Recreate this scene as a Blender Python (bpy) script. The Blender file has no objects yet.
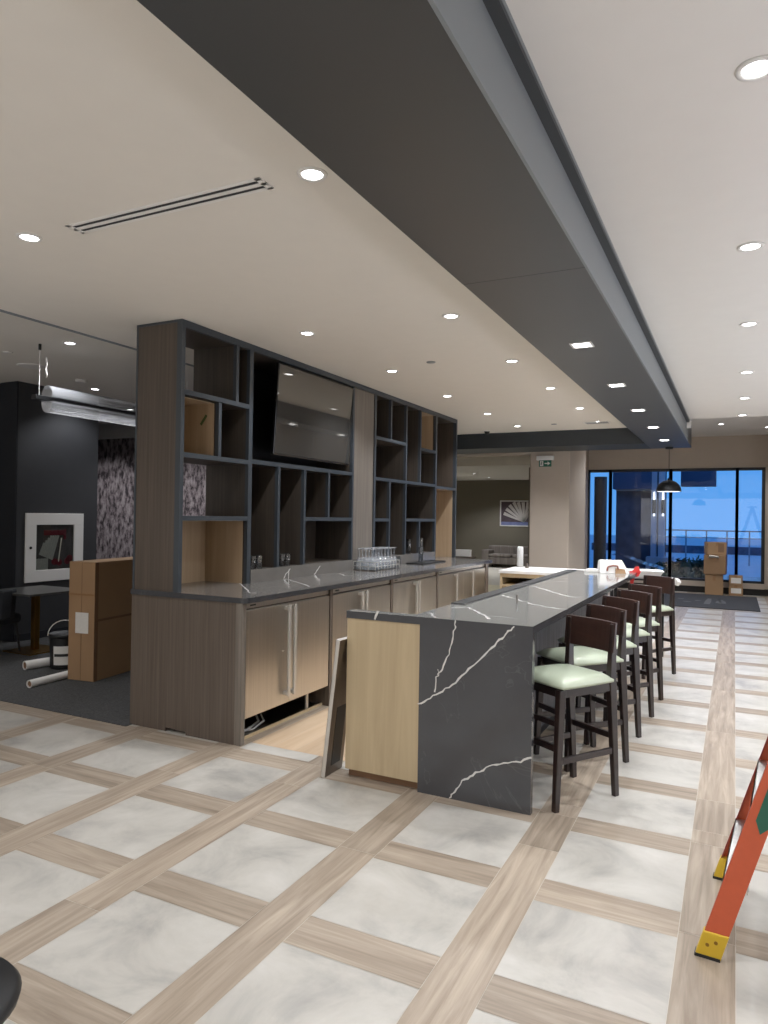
import bpy, bmesh, math, random
from mathutils import Vector, Matrix
random.seed(7)
sc = bpy.context.scene
COL = sc.collection
PI = math.pi
# ------------------------------------------------------------------ camera
FPX, YAW, PITCH, ROLL, CH = 700.1, 0.46468, 0.0060468, 0.0156078, 1.7
_f = Vector((-math.sin(YAW)*math.cos(PITCH), math.cos(YAW)*math.cos(PITCH), math.sin(PITCH)))
_r = Vector((math.cos(YAW), math.sin(YAW), 0)); _u = _r.cross(_f)
_c, _s = math.cos(ROLL), math.sin(ROLL)
_R = _c*_r + _s*_u; _U = -_s*_r + _c*_u
cam = bpy.data.cameras.new('camera'); cam.sensor_fit = 'VERTICAL'; cam.sensor_height = 24.0
cam.lens = FPX*24/1024; cam.clip_start = .05; cam.clip_end = 400
camo = bpy.data.objects.new('camera', cam); COL.objects.link(camo)
m = Matrix((( _R.x,_U.x,-_f.x,0),(_R.y,_U.y,-_f.y,0),(_R.z,_U.z,-_f.z,CH),(0,0,0,1)))
camo.matrix_world = m; sc.camera = camo
def P(x, y, ax, v):            # survey of the photo: the point of plane axis=v seen at x, y
    d = (x-384)/FPX*_R - (y-512)/FPX*_U + _f
    o = Vector((0,0,CH)); return o + d*((v-o[ax])/d[ax])

# ------------------------------------------------------------------ materials
def lin(c):
    return tuple((x/12.92 if x <= .04045 else ((x+.055)/1.055)**2.4) for x in [v/255 for v in c])
def newmat(name):
    mt = bpy.data.materials.new(name); mt.use_nodes = True
    nt = mt.node_tree; b = nt.nodes['Principled BSDF']; return mt, nt, b
def N(nt, t, **kw):
    n = nt.nodes.new(t)
    for k, v in kw.items():
        if k.startswith('i_'): n.inputs[k[2:].replace('_',' ')].default_value = v
        else: setattr(n, k, v)
    return n
def plain(name, rgb, rough=.5, metal=0, spec=.5, noise=0.0, nscale=8, bump=0, coat=0):
    mt, nt, b = newmat(name)
    c = lin(rgb)
    b.inputs['Roughness'].default_value = rough; b.inputs['Metallic'].default_value = metal
    b.inputs['Specular IOR Level'].default_value = spec
    b.inputs['Coat Weight'].default_value = coat
    tc = N(nt, 'ShaderNodeTexCoord'); nz = N(nt, 'ShaderNodeTexNoise', i_Scale=nscale, i_Detail=4.0)
    nt.links.new(tc.outputs['Object'], nz.inputs['Vector'])
    rp = N(nt, 'ShaderNodeValToRGB'); k = max(noise, .01)
    rp.color_ramp.elements[0].position = .3; rp.color_ramp.elements[1].position = .7
    rp.color_ramp.elements[0].color = (*[x*(1-k) for x in c], 1); rp.color_ramp.elements[1].color = (*[min(1,x*(1+k)) for x in c], 1)
    nt.links.new(nz.outputs['Fac'], rp.inputs['Fac']); nt.links.new(rp.outputs['Color'], b.inputs['Base Color'])
    if bump:
        bp = N(nt, 'ShaderNodeBump', i_Strength=bump, i_Distance=.01)
        nt.links.new(nz.outputs['Fac'], bp.inputs['Height']); nt.links.new(bp.outputs['Normal'], b.inputs['Normal'])
    return mt
def wood(name, a, bb, scale=(30,30,1.2), rough=.45, spec=.4, noise_scale=1.0, attr=False, contrast=(.3,.72)):
    mt, nt, b = newmat(name)
    tc = N(nt, 'ShaderNodeTexCoord'); mp = N(nt, 'ShaderNodeMapping'); mp.inputs['Scale'].default_value = scale
    nt.links.new(tc.outputs['Object'], mp.inputs['Vector'])
    vec = mp.outputs['Vector']
    if attr:
        at = N(nt, 'ShaderNodeAttribute', attribute_name='rnd')
        ad = N(nt, 'ShaderNodeVectorMath', operation='MULTIPLY_ADD'); ad.inputs[1].default_value = (40,40,40)
        nt.links.new(at.outputs['Color'], ad.inputs[0]); nt.links.new(vec, ad.inputs[2]); vec = ad.outputs['Vector']
    nz = N(nt, 'ShaderNodeTexNoise', i_Scale=noise_scale, i_Detail=6.0, i_Roughness=.6, i_Distortion=.6)
    nt.links.new(vec, nz.inputs['Vector'])
    rp = N(nt, 'ShaderNodeValToRGB')
    rp.color_ramp.elements[0].position = contrast[0]; rp.color_ramp.elements[1].position = contrast[1]
    rp.color_ramp.elements[0].color = (*lin(a),1); rp.color_ramp.elements[1].color = (*lin(bb),1)
    nt.links.new(nz.outputs['Fac'], rp.inputs['Fac'])
    out = rp.outputs['Color']
    if attr:
        mr = N(nt, 'ShaderNodeMapRange'); mr.inputs['To Min'].default_value = .86; mr.inputs['To Max'].default_value = 1.06
        sx = N(nt, 'ShaderNodeSeparateXYZ'); nt.links.new(at.outputs['Vector'], sx.inputs[0]); nt.links.new(sx.outputs['Y'], mr.inputs['Value'])
        vm = N(nt, 'ShaderNodeVectorMath', operation='SCALE'); nt.links.new(out, vm.inputs[0]); nt.links.new(mr.outputs['Result'], vm.inputs['Scale']); out = vm.outputs['Vector']
    nt.links.new(out, b.inputs['Base Color'])
    b.inputs['Roughness'].default_value = rough; b.inputs['Specular IOR Level'].default_value = spec
    return mt
def stone_tile():
    mt, nt, b = newmat('porcelain_tile')
    tc = N(nt, 'ShaderNodeTexCoord'); at = N(nt, 'ShaderNodeAttribute', attribute_name='rnd')
    ad = N(nt, 'ShaderNodeVectorMath', operation='MULTIPLY_ADD'); ad.inputs[1].default_value = (30,30,30)
    nt.links.new(at.outputs['Color'], ad.inputs[0]); nt.links.new(tc.outputs['Object'], ad.inputs[2])
    n1 = N(nt, 'ShaderNodeTexNoise', i_Scale=2.6, i_Detail=8.0, i_Roughness=.62, i_Distortion=.5)
    nt.links.new(ad.outputs['Vector'], n1.inputs['Vector'])
    rp = N(nt, 'ShaderNodeValToRGB'); e = rp.color_ramp.elements
    e[0].position = .3; e[0].color = (*lin((152,149,143)),1); e[1].position = .72; e[1].color = (*lin((198,194,186)),1)
    x = e.new(.5); x.color = (*lin((182,178,169)),1)
    nt.links.new(n1.outputs['Fac'], rp.inputs['Fac']); nt.links.new(rp.outputs['Color'], b.inputs['Base Color'])
    b.inputs['Roughness'].default_value = .34; b.inputs['Specular IOR Level'].default_value = .5
    return mt
def emis(name, rgb, s):
    mt, nt, b = newmat(name)
    b.inputs['Base Color'].default_value = (*rgb,1); b.inputs['Emission Color'].default_value = (*rgb,1); b.inputs['Emission Strength'].default_value = s
    return mt
def glassy(name, tint=(1,1,1), base=.06, rough=.02, dif=0):
    mt, nt, b = newmat(name)
    nt.nodes.remove(b); out = [n for n in nt.nodes if n.type == 'OUTPUT_MATERIAL'][0]
    tr = N(nt, 'ShaderNodeBsdfTransparent'); tr.inputs['Color'].default_value = (*tint,1)
    gl = N(nt, 'ShaderNodeBsdfGlossy'); gl.inputs['Roughness'].default_value = rough
    lw = N(nt, 'ShaderNodeLayerWeight', i_Blend=.25); mr = N(nt, 'ShaderNodeMapRange'); mr.inputs['To Min'].default_value = base; mr.inputs['To Max'].default_value = .75
    nt.links.new(lw.outputs['Fresnel'], mr.inputs['Value']); mx = N(nt, 'ShaderNodeMixShader')
    nt.links.new(mr.outputs['Result'], mx.inputs['Fac']); nt.links.new(tr.outputs[0], mx.inputs[1]); nt.links.new(gl.outputs[0], mx.inputs[2])
    res = mx.outputs[0]
    if dif:
        df = N(nt, 'ShaderNodeBsdfDiffuse'); df.inputs['Color'].default_value = (.9,.93,.97,1); m2 = N(nt, 'ShaderNodeMixShader'); m2.inputs['Fac'].default_value = dif
        nt.links.new(res, m2.inputs[1]); nt.links.new(df.outputs[0], m2.inputs[2]); res = m2.outputs[0]
    nt.links.new(res, out.inputs['Surface'])
    return mt
def steel(name, rgb=(208,203,194), rough=.33, sc_=(60,60,.6)):
    mt, nt, b = newmat(name)
    tc = N(nt, 'ShaderNodeTexCoord'); mp = N(nt, 'ShaderNodeMapping'); mp.inputs['Scale'].default_value = sc_
    nt.links.new(tc.outputs['Object'], mp.inputs['Vector'])
    nz = N(nt, 'ShaderNodeTexNoise', i_Scale=1.5, i_Detail=3.0); nt.links.new(mp.outputs['Vector'], nz.inputs['Vector'])
    rp = N(nt, 'ShaderNodeValToRGB'); c = lin(rgb)
    rp.color_ramp.elements[0].color = (*[x*.8 for x in c],1); rp.color_ramp.elements[1].color = (*[min(1,x*1.15) for x in c],1)
    nt.links.new(nz.outputs['Fac'], rp.inputs['Fac']); nt.links.new(rp.outputs['Color'], b.inputs['Base Color'])
    b.inputs['Metallic'].default_value = 1; b.inputs['Roughness'].default_value = rough
    b.inputs['Anisotropic'].default_value = .5
    return mt
def stripes(name, a, bb, axis_scale=(1,120,1), rough=.5):
    return wood(name, a, bb, scale=axis_scale, rough=rough)
def wallpaper():
    mt, nt, b = newmat('mottled_wallpaper')
    tc = N(nt, 'ShaderNodeTexCoord'); mp = N(nt, 'ShaderNodeMapping'); mp.inputs['Scale'].default_value = (9,9,4)
    nt.links.new(tc.outputs['Object'], mp.inputs['Vector'])
    nz = N(nt, 'ShaderNodeTexNoise', i_Scale=1.3, i_Detail=9.0, i_Roughness=.72); nt.links.new(mp.outputs['Vector'], nz.inputs['Vector'])
    rp = N(nt, 'ShaderNodeValToRGB'); e = rp.color_ramp.elements
    e[0].position = .42; e[0].color = (*lin((38,30,34)),1); e[1].position = .6; e[1].color = (*lin((160,150,150)),1)
    x = e.new(.5); x.color = (*lin((120,108,110)),1)
    nt.links.new(nz.outputs['Fac'], rp.inputs['Fac']); nt.links.new(rp.outputs['Color'], b.inputs['Base Color']); b.inputs['Roughness'].default_value = .8
    return mt
def quartz(name, rgb, rough=.12):
    mt, nt, b = newmat(name); c = lin(rgb)
    tc = N(nt, 'ShaderNodeTexCoord')
    nz = N(nt, 'ShaderNodeTexNoise', i_Scale=3.0, i_Detail=8.0, i_Roughness=.7); nt.links.new(tc.outputs['Object'], nz.inputs['Vector'])
    rp = N(nt, 'ShaderNodeValToRGB'); rp.color_ramp.elements[0].position=.3; rp.color_ramp.elements[1].position=.75
    rp.color_ramp.elements[0].color = (*[x*.88 for x in c],1); rp.color_ramp.elements[1].color = (*[x*1.12 for x in c],1)
    nt.links.new(nz.outputs['Fac'], rp.inputs['Fac'])
    # hairline veins
    n2 = N(nt, 'ShaderNodeTexNoise', i_Scale=1.3, i_Detail=5.0, i_Roughness=.55, i_Distortion=1.2); nt.links.new(tc.outputs['Object'], n2.inputs['Vector'])
    sb = N(nt, 'ShaderNodeMath', operation='SUBTRACT'); sb.inputs[1].default_value = .5; nt.links.new(n2.outputs['Fac'], sb.inputs[0])
    ab = N(nt, 'ShaderNodeMath', operation='ABSOLUTE'); nt.links.new(sb.outputs[0], ab.inputs[0])
    mr = N(nt, 'ShaderNodeMapRange'); mr.inputs['From Max'].default_value = .004; mr.inputs['To Min'].default_value = .04; mr.inputs['To Max'].default_value = 0
    nt.links.new(ab.outputs[0], mr.inputs['Value'])
    mx = N(nt, 'ShaderNodeMix', data_type='RGBA'); mx.inputs['B'].default_value = (.6,.6,.58,1)
    nt.links.new(mr.outputs['Result'], mx.inputs['Factor']); nt.links.new(rp.outputs['Color'], mx.inputs['A']); nt.links.new(mx.outputs['Result'], b.inputs['Base Color'])
    b.inputs['Roughness'].default_value = rough; b.inputs['Specular IOR Level'].default_value = .55
    return mt

M = {}
M['ceil'] = plain('ceiling_paint', (226,221,212), .9, noise=.01)
M['ceil2'] = plain('ceiling_paint_cool', (226,223,219), .9, noise=.01)
M['soffit'] = plain('charcoal_soffit_paint', (53,55,57), .42, noise=.02, nscale=2)
M['soffit_side'] = plain('grey_trim_and_lit_soffit', (120,126,130), .5)
M['soffit_dark'] = plain('near_black_soffit', (38,44,48), .5)
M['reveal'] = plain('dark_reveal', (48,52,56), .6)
M['wallg'] = plain('greige_wall_paint', (176,164,150), .85, noise=.015)
M['wall_olive'] = plain('olive_grey_wall', (112,106,92), .9)
M['wall_dark'] = plain('charcoal_wall_paint', (46,47,50), .6, noise=.04)
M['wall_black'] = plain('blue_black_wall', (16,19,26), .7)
M['wallpaper'] = wallpaper()
M['tile'] = stone_tile()
M['plankY'] = wood('oak_plank_lengthwise', (132,117,100), (182,167,148), scale=(26,1.5,1), rough=.38, attr=True)
M['plankX'] = wood('oak_plank_crosswise', (132,117,100), (182,167,148), scale=(1.5,26,1), rough=.38, attr=True)
M['plankA'] = wood('aisle_oak_plank', (196,166,132), (214,188,156), scale=(12,1.2,1), rough=.4, attr=True)
M['grout'] = plain('pale_grout', (196,190,176), .8)
M['carpet'] = plain('charcoal_carpet', (62,62,62), .97, noise=.5, nscale=70, bump=.6)
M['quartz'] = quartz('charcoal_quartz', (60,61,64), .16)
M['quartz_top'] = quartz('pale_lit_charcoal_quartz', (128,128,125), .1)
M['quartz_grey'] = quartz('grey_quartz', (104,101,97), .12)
M['vein'] = plain('white_vein', (206,204,200), .2, noise=.05)
M['darkwood'] = wood('smoked_oak_veneer', (64,55,47), (84,74,64), scale=(60,60,1.0), rough=.45)
M['basewood'] = wood('grey_brown_oak_veneer', (74,65,57), (98,87,77), scale=(60,60,1.0), rough=.42)
M['innerwood'] = wood('dark_oak_interior', (52,46,40), (70,62,54), scale=(50,50,1.2), rough=.5)  # dark brown oak of the inside boards and backs
M['panelwood'] = wood('grey_oak_panel', (98,91,83), (124,116,106), scale=(30,30,.8), rough=.45)
M['beige'] = wood('pale_oak_laminate', (170,150,116), (190,170,134), scale=(14,14,.8), rough=.5)
M['beige2'] = wood('light_oak_lining', (162,138,108), (180,156,126), scale=(22,22,.9), rough=.5)
M['frame'] = plain('blue_black_metal_edge', (50,56,62), .4, spec=.5)
M['black'] = plain('matt_black', (14,15,17), .5)
M['blackgloss'] = plain('gloss_black', (8,8,9), .08, spec=.5)
M['screen'] = plain('tv_screen', (112,110,106), .04, metal=.75)
M['steel'] = steel('brushed_steel')
M['steelb'] = plain('satin_bright_metal', (206,202,194), .3, metal=.55)
M['steeld'] = steel('smoky_steel', (120,112,104), .3)
M['stoolwood'] = wood('espresso_wood', (26,18,16), (42,29,26), scale=(3,3,14), rough=.28, spec=.5)
M['stoolback'] = wood('espresso_wood_back', (38,24,20), (56,36,30), scale=(4,3,18), rough=.3, spec=.5)
M['vinyl'] = plain('pale_green_vinyl', (180,190,166), .3, spec=.5, noise=.02, coat=.2)
M['flute'] = stripes('grey_fluted_panel', (62,62,68), (128,128,134), (1,70,1.5), .5)
M['white'] = plain('white_paint', (226,224,220), .5)
M['whitep'] = plain('white_plastic', (232,232,230), .35)
M['lens'] = emis('lamp_lens', (1,.96,.9), 14)
M['lensdim'] = emis('pendant_diffuser', (1,.98,.95), 2.0)
M['trimring'] = plain('white_trim_ring', (222,220,216), .5)
M['card'] = plain('cardboard', (152,120,86), .8, noise=.05, nscale=3)
M['card2'] = plain('cardboard_dull', (134,104,74), .8, noise=.05, nscale=3)
M['cardd'] = plain('dark_cardboard_and_shade', (120,90,64), .8, noise=.08, nscale=5)
M['tape'] = plain('parcel_tape', (138,100,62), .3)
M['paper'] = plain('white_paper', (222,220,214), .7, noise=.04, nscale=40)
M['orange'] = plain('orange_fibreglass', (186,78,42), .45, noise=.04, nscale=30)
M['orange_in'] = plain('dark_red_fibreglass', (130,44,38), .5)
M['yellow'] = plain('yellow_foot', (214,178,44), .35, metal=.3)
M['alu'] = steel('aluminium_tread', (205,203,200), .35, (4,60,4))
M['green'] = plain('dark_green_sticker', (20,82,62), .4)
M['greentape'] = plain('green_tape', (64,84,44), .5)
M['redp'] = plain('red_plastic', (214,44,40), .4)
M['redd'] = plain('dull_red_metal', (120,30,40), .4)
M['hose'] = plain('cream_hose', (196,192,176), .8, noise=.1, nscale=50)
M['fire_back'] = plain('dark_warm_grey_metal', (84,78,72), .7)  # warm dark grey of the fire cabinet back plate
M['brownh'] = plain('brown_ribbon_handle', (120,62,44), .5)
M['brass'] = plain('aged_brass', (150,116,58), .3, metal=1)
M['slate'] = plain('slate_table_top', (70,70,68), .35)
M['fabricd'] = plain('dark_blue_grey_fabric', (44,48,54), .8, noise=.1, nscale=40)
M['sofa'] = stripes('striped_grey_sofa', (86,78,74), (128,120,112), (14,1,1), .8)
M['glass'] = glassy('window_glass', (.95,.98,1), .02, .01)
M['clear'] = glassy('drinking_glass', (.86,.9,.95), .16, .03)
M['frosty'] = glassy('bright_glass', (.9,.93,.96), .10, .05, .16)
M['acrylic'] = glassy('clear_acrylic', (.8,.8,.81), .2, .15, .22)
M['plasticwrap'] = glassy('clear_plastic_wrap', (.8,.85,.9), .15, .1)
M['mat'] = plain('charcoal_entrance_mat', (44,45,48), .95, noise=.3, nscale=60, bump=.4)
M['matmark'] = plain('faded_mat_print', (84,84,86), .9)
M['signgreen'] = plain('exit_green', (24,92,72), .5)
M['rug'] = plain('cream_rug', (214,206,176), .95, noise=.1, nscale=6)
M['o_stone'] = plain('outdoor_dark_stone', (70,78,96), .8, noise=.35, nscale=3)
M['o_pale'] = plain('outdoor_pale_render', (176,184,198), .8)
M['o_pave'] = plain('outdoor_paving', (190,192,196), .7, noise=.1, nscale=4)
M['o_hedge'] = plain('hedge_leaf', (34,60,48), .8, noise=.4, nscale=14)
M['o_metal'] = plain('outdoor_rail_metal', (120,130,140), .5)
M['o_roof'] = plain('canopy_and_reflection', (60,72,98), .7)

# ------------------------------------------------------------------ mesh builder
class MB:
    def __init__(s): s.bm = bmesh.new()
    def _faces(s, vs, fs, mi):
        bv = [s.bm.verts.new(v) for v in vs]
        for f in fs:
            try:
                fc = s.bm.faces.new([bv[i] for i in f]); fc.material_index = mi
            except ValueError: pass
        return bv
    def box(s, x0, x1, y0, y1, z0, z1, mi=0, xf=None):
        vs = [Vector(v) for v in ((x0,y0,z0),(x1,y0,z0),(x1,y1,z0),(x0,y1,z0),(x0,y0,z1),(x1,y0,z1),(x1,y1,z1),(x0,y1,z1))]
        if xf: vs = [xf @ v for v in vs]
        s._faces(vs, [(3,2,1,0),(4,5,6,7),(0,1,5,4),(1,2,6,5),(2,3,7,6),(3,0,4,7)], mi); return s
    def hexa(s, bot, top, mi=0):     # 4 bottom points + 4 top points
        s._faces([Vector(v) for v in list(bot)+list(top)], [(3,2,1,0),(4,5,6,7),(0,1,5,4),(1,2,6,5),(2,3,7,6),(3,0,4,7)], mi); return s
    def bar(s, a, b, w, h, mi=0, w2=None, h2=None, up=(0,0,1)):   # square section bar from a to b
        a, b = Vector(a), Vector(b); d = (b-a).normalized(); up = Vector(up)
        if abs(d.dot(up)) > .95: up = Vector((0,1,0))
        x = d.cross(up).normalized(); y = x.cross(d)
        w2 = w if w2 is None else w2; h2 = h if h2 is None else h2
        A = [a + x*i*w/2 + y*j*h/2 for i,j in ((-1,-1),(1,-1),(1,1),(-1,1))]
        B = [b + x*i*w2/2 + y*j*h2/2 for i,j in ((-1,-1),(1,-1),(1,1),(-1,1))]
        s._faces(A+B, [(3,2,1,0),(4,5,6,7),(0,1,5,4),(1,2,6,5),(2,3,7,6),(3,0,4,7)], mi); return s
    def cyl(s, a, b, r, mi=0, n=16, r2=None, caps=True):
        a, b = Vector(a), Vector(b); d = (b-a).normalized(); up = Vector((0,0,1)) if abs(d.z) < .9 else Vector((1,0,0))
        x = d.cross(up).normalized(); y = x.cross(d); r2 = r if r2 is None else r2
        A = [a + (x*math.cos(t)+y*math.sin(t))*r for t in [2*PI*i/n for i in range(n)]]
        B = [b + (x*math.cos(t)+y*math.sin(t))*r2 for t in [2*PI*i/n for i in range(n)]]
        fs = [(i,(i+1)%n,n+(i+1)%n,n+i) for i in range(n)]
        if caps: fs += [tuple(range(n))[::-1], tuple(range(n,2*n))]
        s._faces(A+B, fs, mi); return s
    def lathe(s, prof, c=(0,0,0), n=24, mi=0):     # prof: (r,z) list
        c = Vector(c); vs = []; fs = []
        for r, z in prof:
            for i in range(n):
                t = 2*PI*i/n; vs.append(c+Vector((r*math.cos(t), r*math.sin(t), z)))
        for k in range(len(prof)-1):
            for i in range(n): fs.append((k*n+i, k*n+(i+1)%n, (k+1)*n+(i+1)%n, (k+1)*n+i))
        if prof[0][0] > 1e-4: fs.append(tuple(range(n))[::-1])
        if prof[-1][0] > 1e-4: fs.append(tuple((len(prof)-1)*n+i for i in range(n)))
        s._faces(vs, fs, mi); return s
    def tube(s, pts, r, mi=0, n=8):
        for a, b in zip(pts[:-1], pts[1:]): s.cyl(a, b, r, mi, n)
        return s
    def ribbon(s, pts, wid, nrm, mi=0, jit=.0, sub=4, seed=1):    # thin flat band lying on a surface
        rnd = random.Random(seed); nrm = Vector(nrm); pp = []
        for a, b in zip(pts[:-1], pts[1:]):
            for k in range(sub): pp.append(Vector(a).lerp(Vector(b), k/sub))
        pp.append(Vector(pts[-1])); q = []
        for i, p in enumerate(pp):
            d = (pp[min(i+1,len(pp)-1)]-pp[max(i-1,0)]).normalized(); t = d.cross(nrm).normalized()
            p = p + t*rnd.uniform(-jit, jit); w = wid*rnd.uniform(.55,1.3)
            q.append((p+t*w/2, p-t*w/2))
        for (a,b),(c,d) in zip(q[:-1], q[1:]):
            s._faces([a,b,d,c], [(0,1,2,3)], mi)
        return s
    def build(s, name, mats, parent=None, bevel=0, smooth=False, seg=2, loc=None, weld=False):
        bm = s.bm
        if weld: bmesh.ops.remove_doubles(bm, verts=bm.verts, dist=1e-4)
        bmesh.ops.recalc_face_normals(bm, faces=bm.faces)
        me = bpy.data.meshes.new(name); bm.to_mesh(me); bm.free()
        if not isinstance(mats, (list,tuple)): mats = [mats]
        for mm in mats: me.materials.append(M[mm])
        if smooth:
            for p in me.polygons: p.use_smooth = True
        o = bpy.data.objects.new(name, me); COL.objects.link(o)
        if parent: o.parent = parent
        if loc: o.location = loc
        if bevel:
            b = o.modifiers.new('bevel','BEVEL'); b.width = bevel; b.segments = seg; b.limit_method = 'ANGLE'; b.angle_limit = .7
        return o
def struct(name, mb, mats, **k):
    o = mb.build(name, mats, **k); o['kind'] = 'structure'; return o
def tag(o, label, cat, group=None, kind=None):
    o['label'] = label; o['category'] = cat
    if group: o['group'] = group
    if kind: o['kind'] = kind
    return o
def thing(name, label, cat, loc=(0,0,0), rz=0, group=None):
    o = bpy.data.objects.new(name, None); COL.objects.link(o); o.location = loc; o.rotation_euler = (0,0,rz); o.empty_display_size = .1
    return tag(o, label, cat, group)
def dup(root, loc, rz, label, group=None):
    r = root.copy(); COL.objects.link(r); r.location = loc; r.rotation_euler = (0,0,rz); r['label'] = label
    if group: r['group'] = group
    for ch in list(root.children):
        c = ch.copy(); COL.objects.link(c); c.parent = r
        for g in ch.children:
            d = g.copy(); COL.objects.link(d); d.parent = c
    return r
ORD = ['first','second','third','fourth','fifth','sixth','seventh','eighth']

# ------------------------------------------------------------------ floor
def floor_mesh():
    bm = bmesh.new(); cl = bm.loops.layers.color.new('rnd')
    rnd = random.Random(3)
    def quad(x0,x1,y0,y1,mi,g=.0022):
        x0+=g/2;x1-=g/2;y0+=g/2;y1-=g/2
        if x1-x0 < .004 or y1-y0 < .004: return
        f = bm.faces.new([bm.verts.new(v) for v in ((x0,y0,0),(x1,y0,0),(x1,y1,0),(x0,y1,0))]); f.material_index = mi
        c = (rnd.random(),rnd.random(),rnd.random(),1)
        for l in f.loops: l[cl] = c
    PX, PY = .806, .78
    TX0, TX1, TY0, TY1 = -.784, -.19, 2.539, 3.11
    XMIN, XMAX, YMIN, YMAX = -12, 4, -4, 24.5
    def clip(x0,x1,y0,y1,mi):
        # outside the aisle (planks) and the carpet
        regs = [(XMIN,XMAX,YMIN,4.07),(-4.3,XMAX,4.07,4.24),(-4.3,-3.2,4.24,9.9),(-1.76,XMAX,4.24,9.9),(-5.0,XMAX,9.9,YMAX)]
        for a,b,c,d in regs:
            u0,u1,v0,v1 = max(x0,a),min(x1,b),max(y0,c),min(y1,d)
            if u1-u0>.004 and v1-v0>.004: quad(u0,u1,v0,v1,mi)
    i0, i1 = -6, 15
    for i in range(i0, i1):
        x0 = TX0-PX*i; x1 = TX1-PX*i
        for j in range(-9, 29):
            y0 = TY0+PY*j; y1 = TY1+PY*j
            clip(x0,x1,y0,y1,0)
            clip(x0,x1,y1,y0+PY,2)
        # long plank strip right of the tile column
        y = YMIN + rnd.uniform(-1,0)
        jj = 2.30 if i in (1,) else None
        while y < YMAX:
            L = 1.56; clip(x1,x0+PX,y,y+L,1); y += L
    for k in range(8):
        x = -3.2+.19*k; y = 4.24 - rnd.uniform(0,1)
        while y < 9.9:
            a, b = max(y,4.24), min(y+1.5, 9.9); x1 = min(x+.19,-1.76)
            if b > a: quad(x, x1, a, b, 3, .0018)
            y += 1.5
    me = bpy.data.meshes.new('floor'); bm.to_mesh(me); bm.free()
    for k in ('tile','plankY','plankX','plankA'): me.materials.append(M[k])
    o = bpy.data.objects.new('floor', me); COL.objects.link(o); o['kind'] = 'structure'
floor_mesh()
struct('trim_1', MB().box(-12,4,-4,24.5,-.06,-.0015), 'grout')
struct('trim_2', MB().box(-12,-4.3,4.07,9.6,-.0012,.006), 'carpet')

# ------------------------------------------------------------------ ceilings
H = 3.21
cm = MB()
cm.box(-4.95,-1.3,-4,12.02,H,H+.12); struct('ceiling', cm, 'ceil')
struct('ceiling_lounge', MB().box(-12,-4.93,-4,12.9,3.37,3.48), 'ceil')
struct('ceiling_shadow_line', MB().box(-4.975,-4.95,-4,12.0,H-.012,3.37), 'soffit_side')  # closes the ceiling step; its grey edge stands for a shadow line
struct('ceiling_walkway', MB().box(-.62,4,-4,11.4,H,H+.12), 'ceil2')
struct('ceiling_entrance', MB().box(-3.5,4,11.3,18.6,3.72,3.8), 'ceil2')
struct('trim_4', MB().box(-.7,4,11.34,11.42,H,3.72), 'ceil2')
# dark soffit over the bar
SZ = 2.94
struct('soffit', MB().box(-1.31,-.672,-4,3.505,SZ-.001,H+.1).box(-1.31,-.672,3.508,12.9,SZ,H+.1), 'soffit', bevel=.003)
struct('soffit_edge', MB().box(-.672,-.660,-4,11.75,SZ-.003,3.175), 'soffit_side')  # paler than the soffit: light on this side is put into the grey
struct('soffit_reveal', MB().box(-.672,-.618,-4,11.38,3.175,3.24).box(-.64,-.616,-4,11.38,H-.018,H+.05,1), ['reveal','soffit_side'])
struct('soffit_end_cap', MB().box(-.69,-.60,11.38,11.42,3.09,3.26), 'white')
struct('soffit_cross', MB().box(-12,-1.31,12.0,12.9,SZ,3.7), 'soffit_dark')
# ------------------------------------------------------------------ walls
struct('wall_back', MB().box(-12,4,-4.15,-4,0,3.5), 'wallg')
struct('wall_right', MB().box(4,4.15,-4,18.6,0,3.8), 'wallg')
struct('wall_left', MB().box(-12.15,-12,-4,24.5,0,3.6), 'wall_dark')
struct('wall_charcoal', MB().box(-12,-8.28,5.95,7.22,0,3.37), 'wall_dark')
struct('wall_return', MB().box(-12,-8.285,5.93,5.95,0,3.37), 'wall_black')  # blue-black face of the return wall
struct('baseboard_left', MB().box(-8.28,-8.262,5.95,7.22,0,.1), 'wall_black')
struct('wall_wallpaper', MB().box(-12,-4.35,9.5,9.62,0,3.08,0).box(-12,-4.35,9.48,9.62,3.08,3.5,1), ['wallpaper','white'])
# pillar and wall by the entrance
struct('wall_pillar', MB().box(-3.43,-2.70,12.9,14.45,0,3.72).box(-3.46,-3.36,14.45,18.4,0,3.72), 'wallg', bevel=.02)
struct('wall_header', MB().box(-12,-3.43,12.9,13.1,2.90,3.72), 'wallg')
struct('wall_lounge_left', MB().box(-12,-5.2,12.9,13.05,0,2.9), 'wallg')
WY = 18.35
wx0, wx1 = -3.36, .60
wm = MB().box(wx0-.2,4,WY,WY+.15,2.965,3.75).box(wx0-.1,wx1,WY,WY+.15,0,.26).box(wx1,4,WY,WY+.15,0,3.0)
struct('wall_window', wm, 'wallg')
struct('baseboard_window', MB().box(wx0,wx1+.14,WY-.03,WY,0,.155), 'black')
struct('trim_5', MB().box(wx0,wx1+.02,WY-.10,WY,.155,.275), 'wallg')
# end of side wall at the right
struct('wall_stub', MB().box(.70,.95,17.1,17.3,0,3.72), 'wallg')
# windows: panes between mullions
ms = [wx0, -2.82, -1.405, .04, .585]
for i in range(4):
    a, b = ms[i], ms[i+1]
    fr = MB().box(a-.035,a+.035,WY-.03,WY+.09,.275,2.965).box(b-.035,b+.035,WY-.03,WY+.09,.275,2.965).box(a,b,WY-.03,WY+.09,2.90,2.965).box(a,b,WY-.03,WY+.09,.275,.33)
    w = struct('window_%d'%(i+1), fr, 'black')
    g = MB().box(a+.03,b-.03,WY+.02,WY+.028,.33,2.90).build('glass_pane','glass',w)
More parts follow.
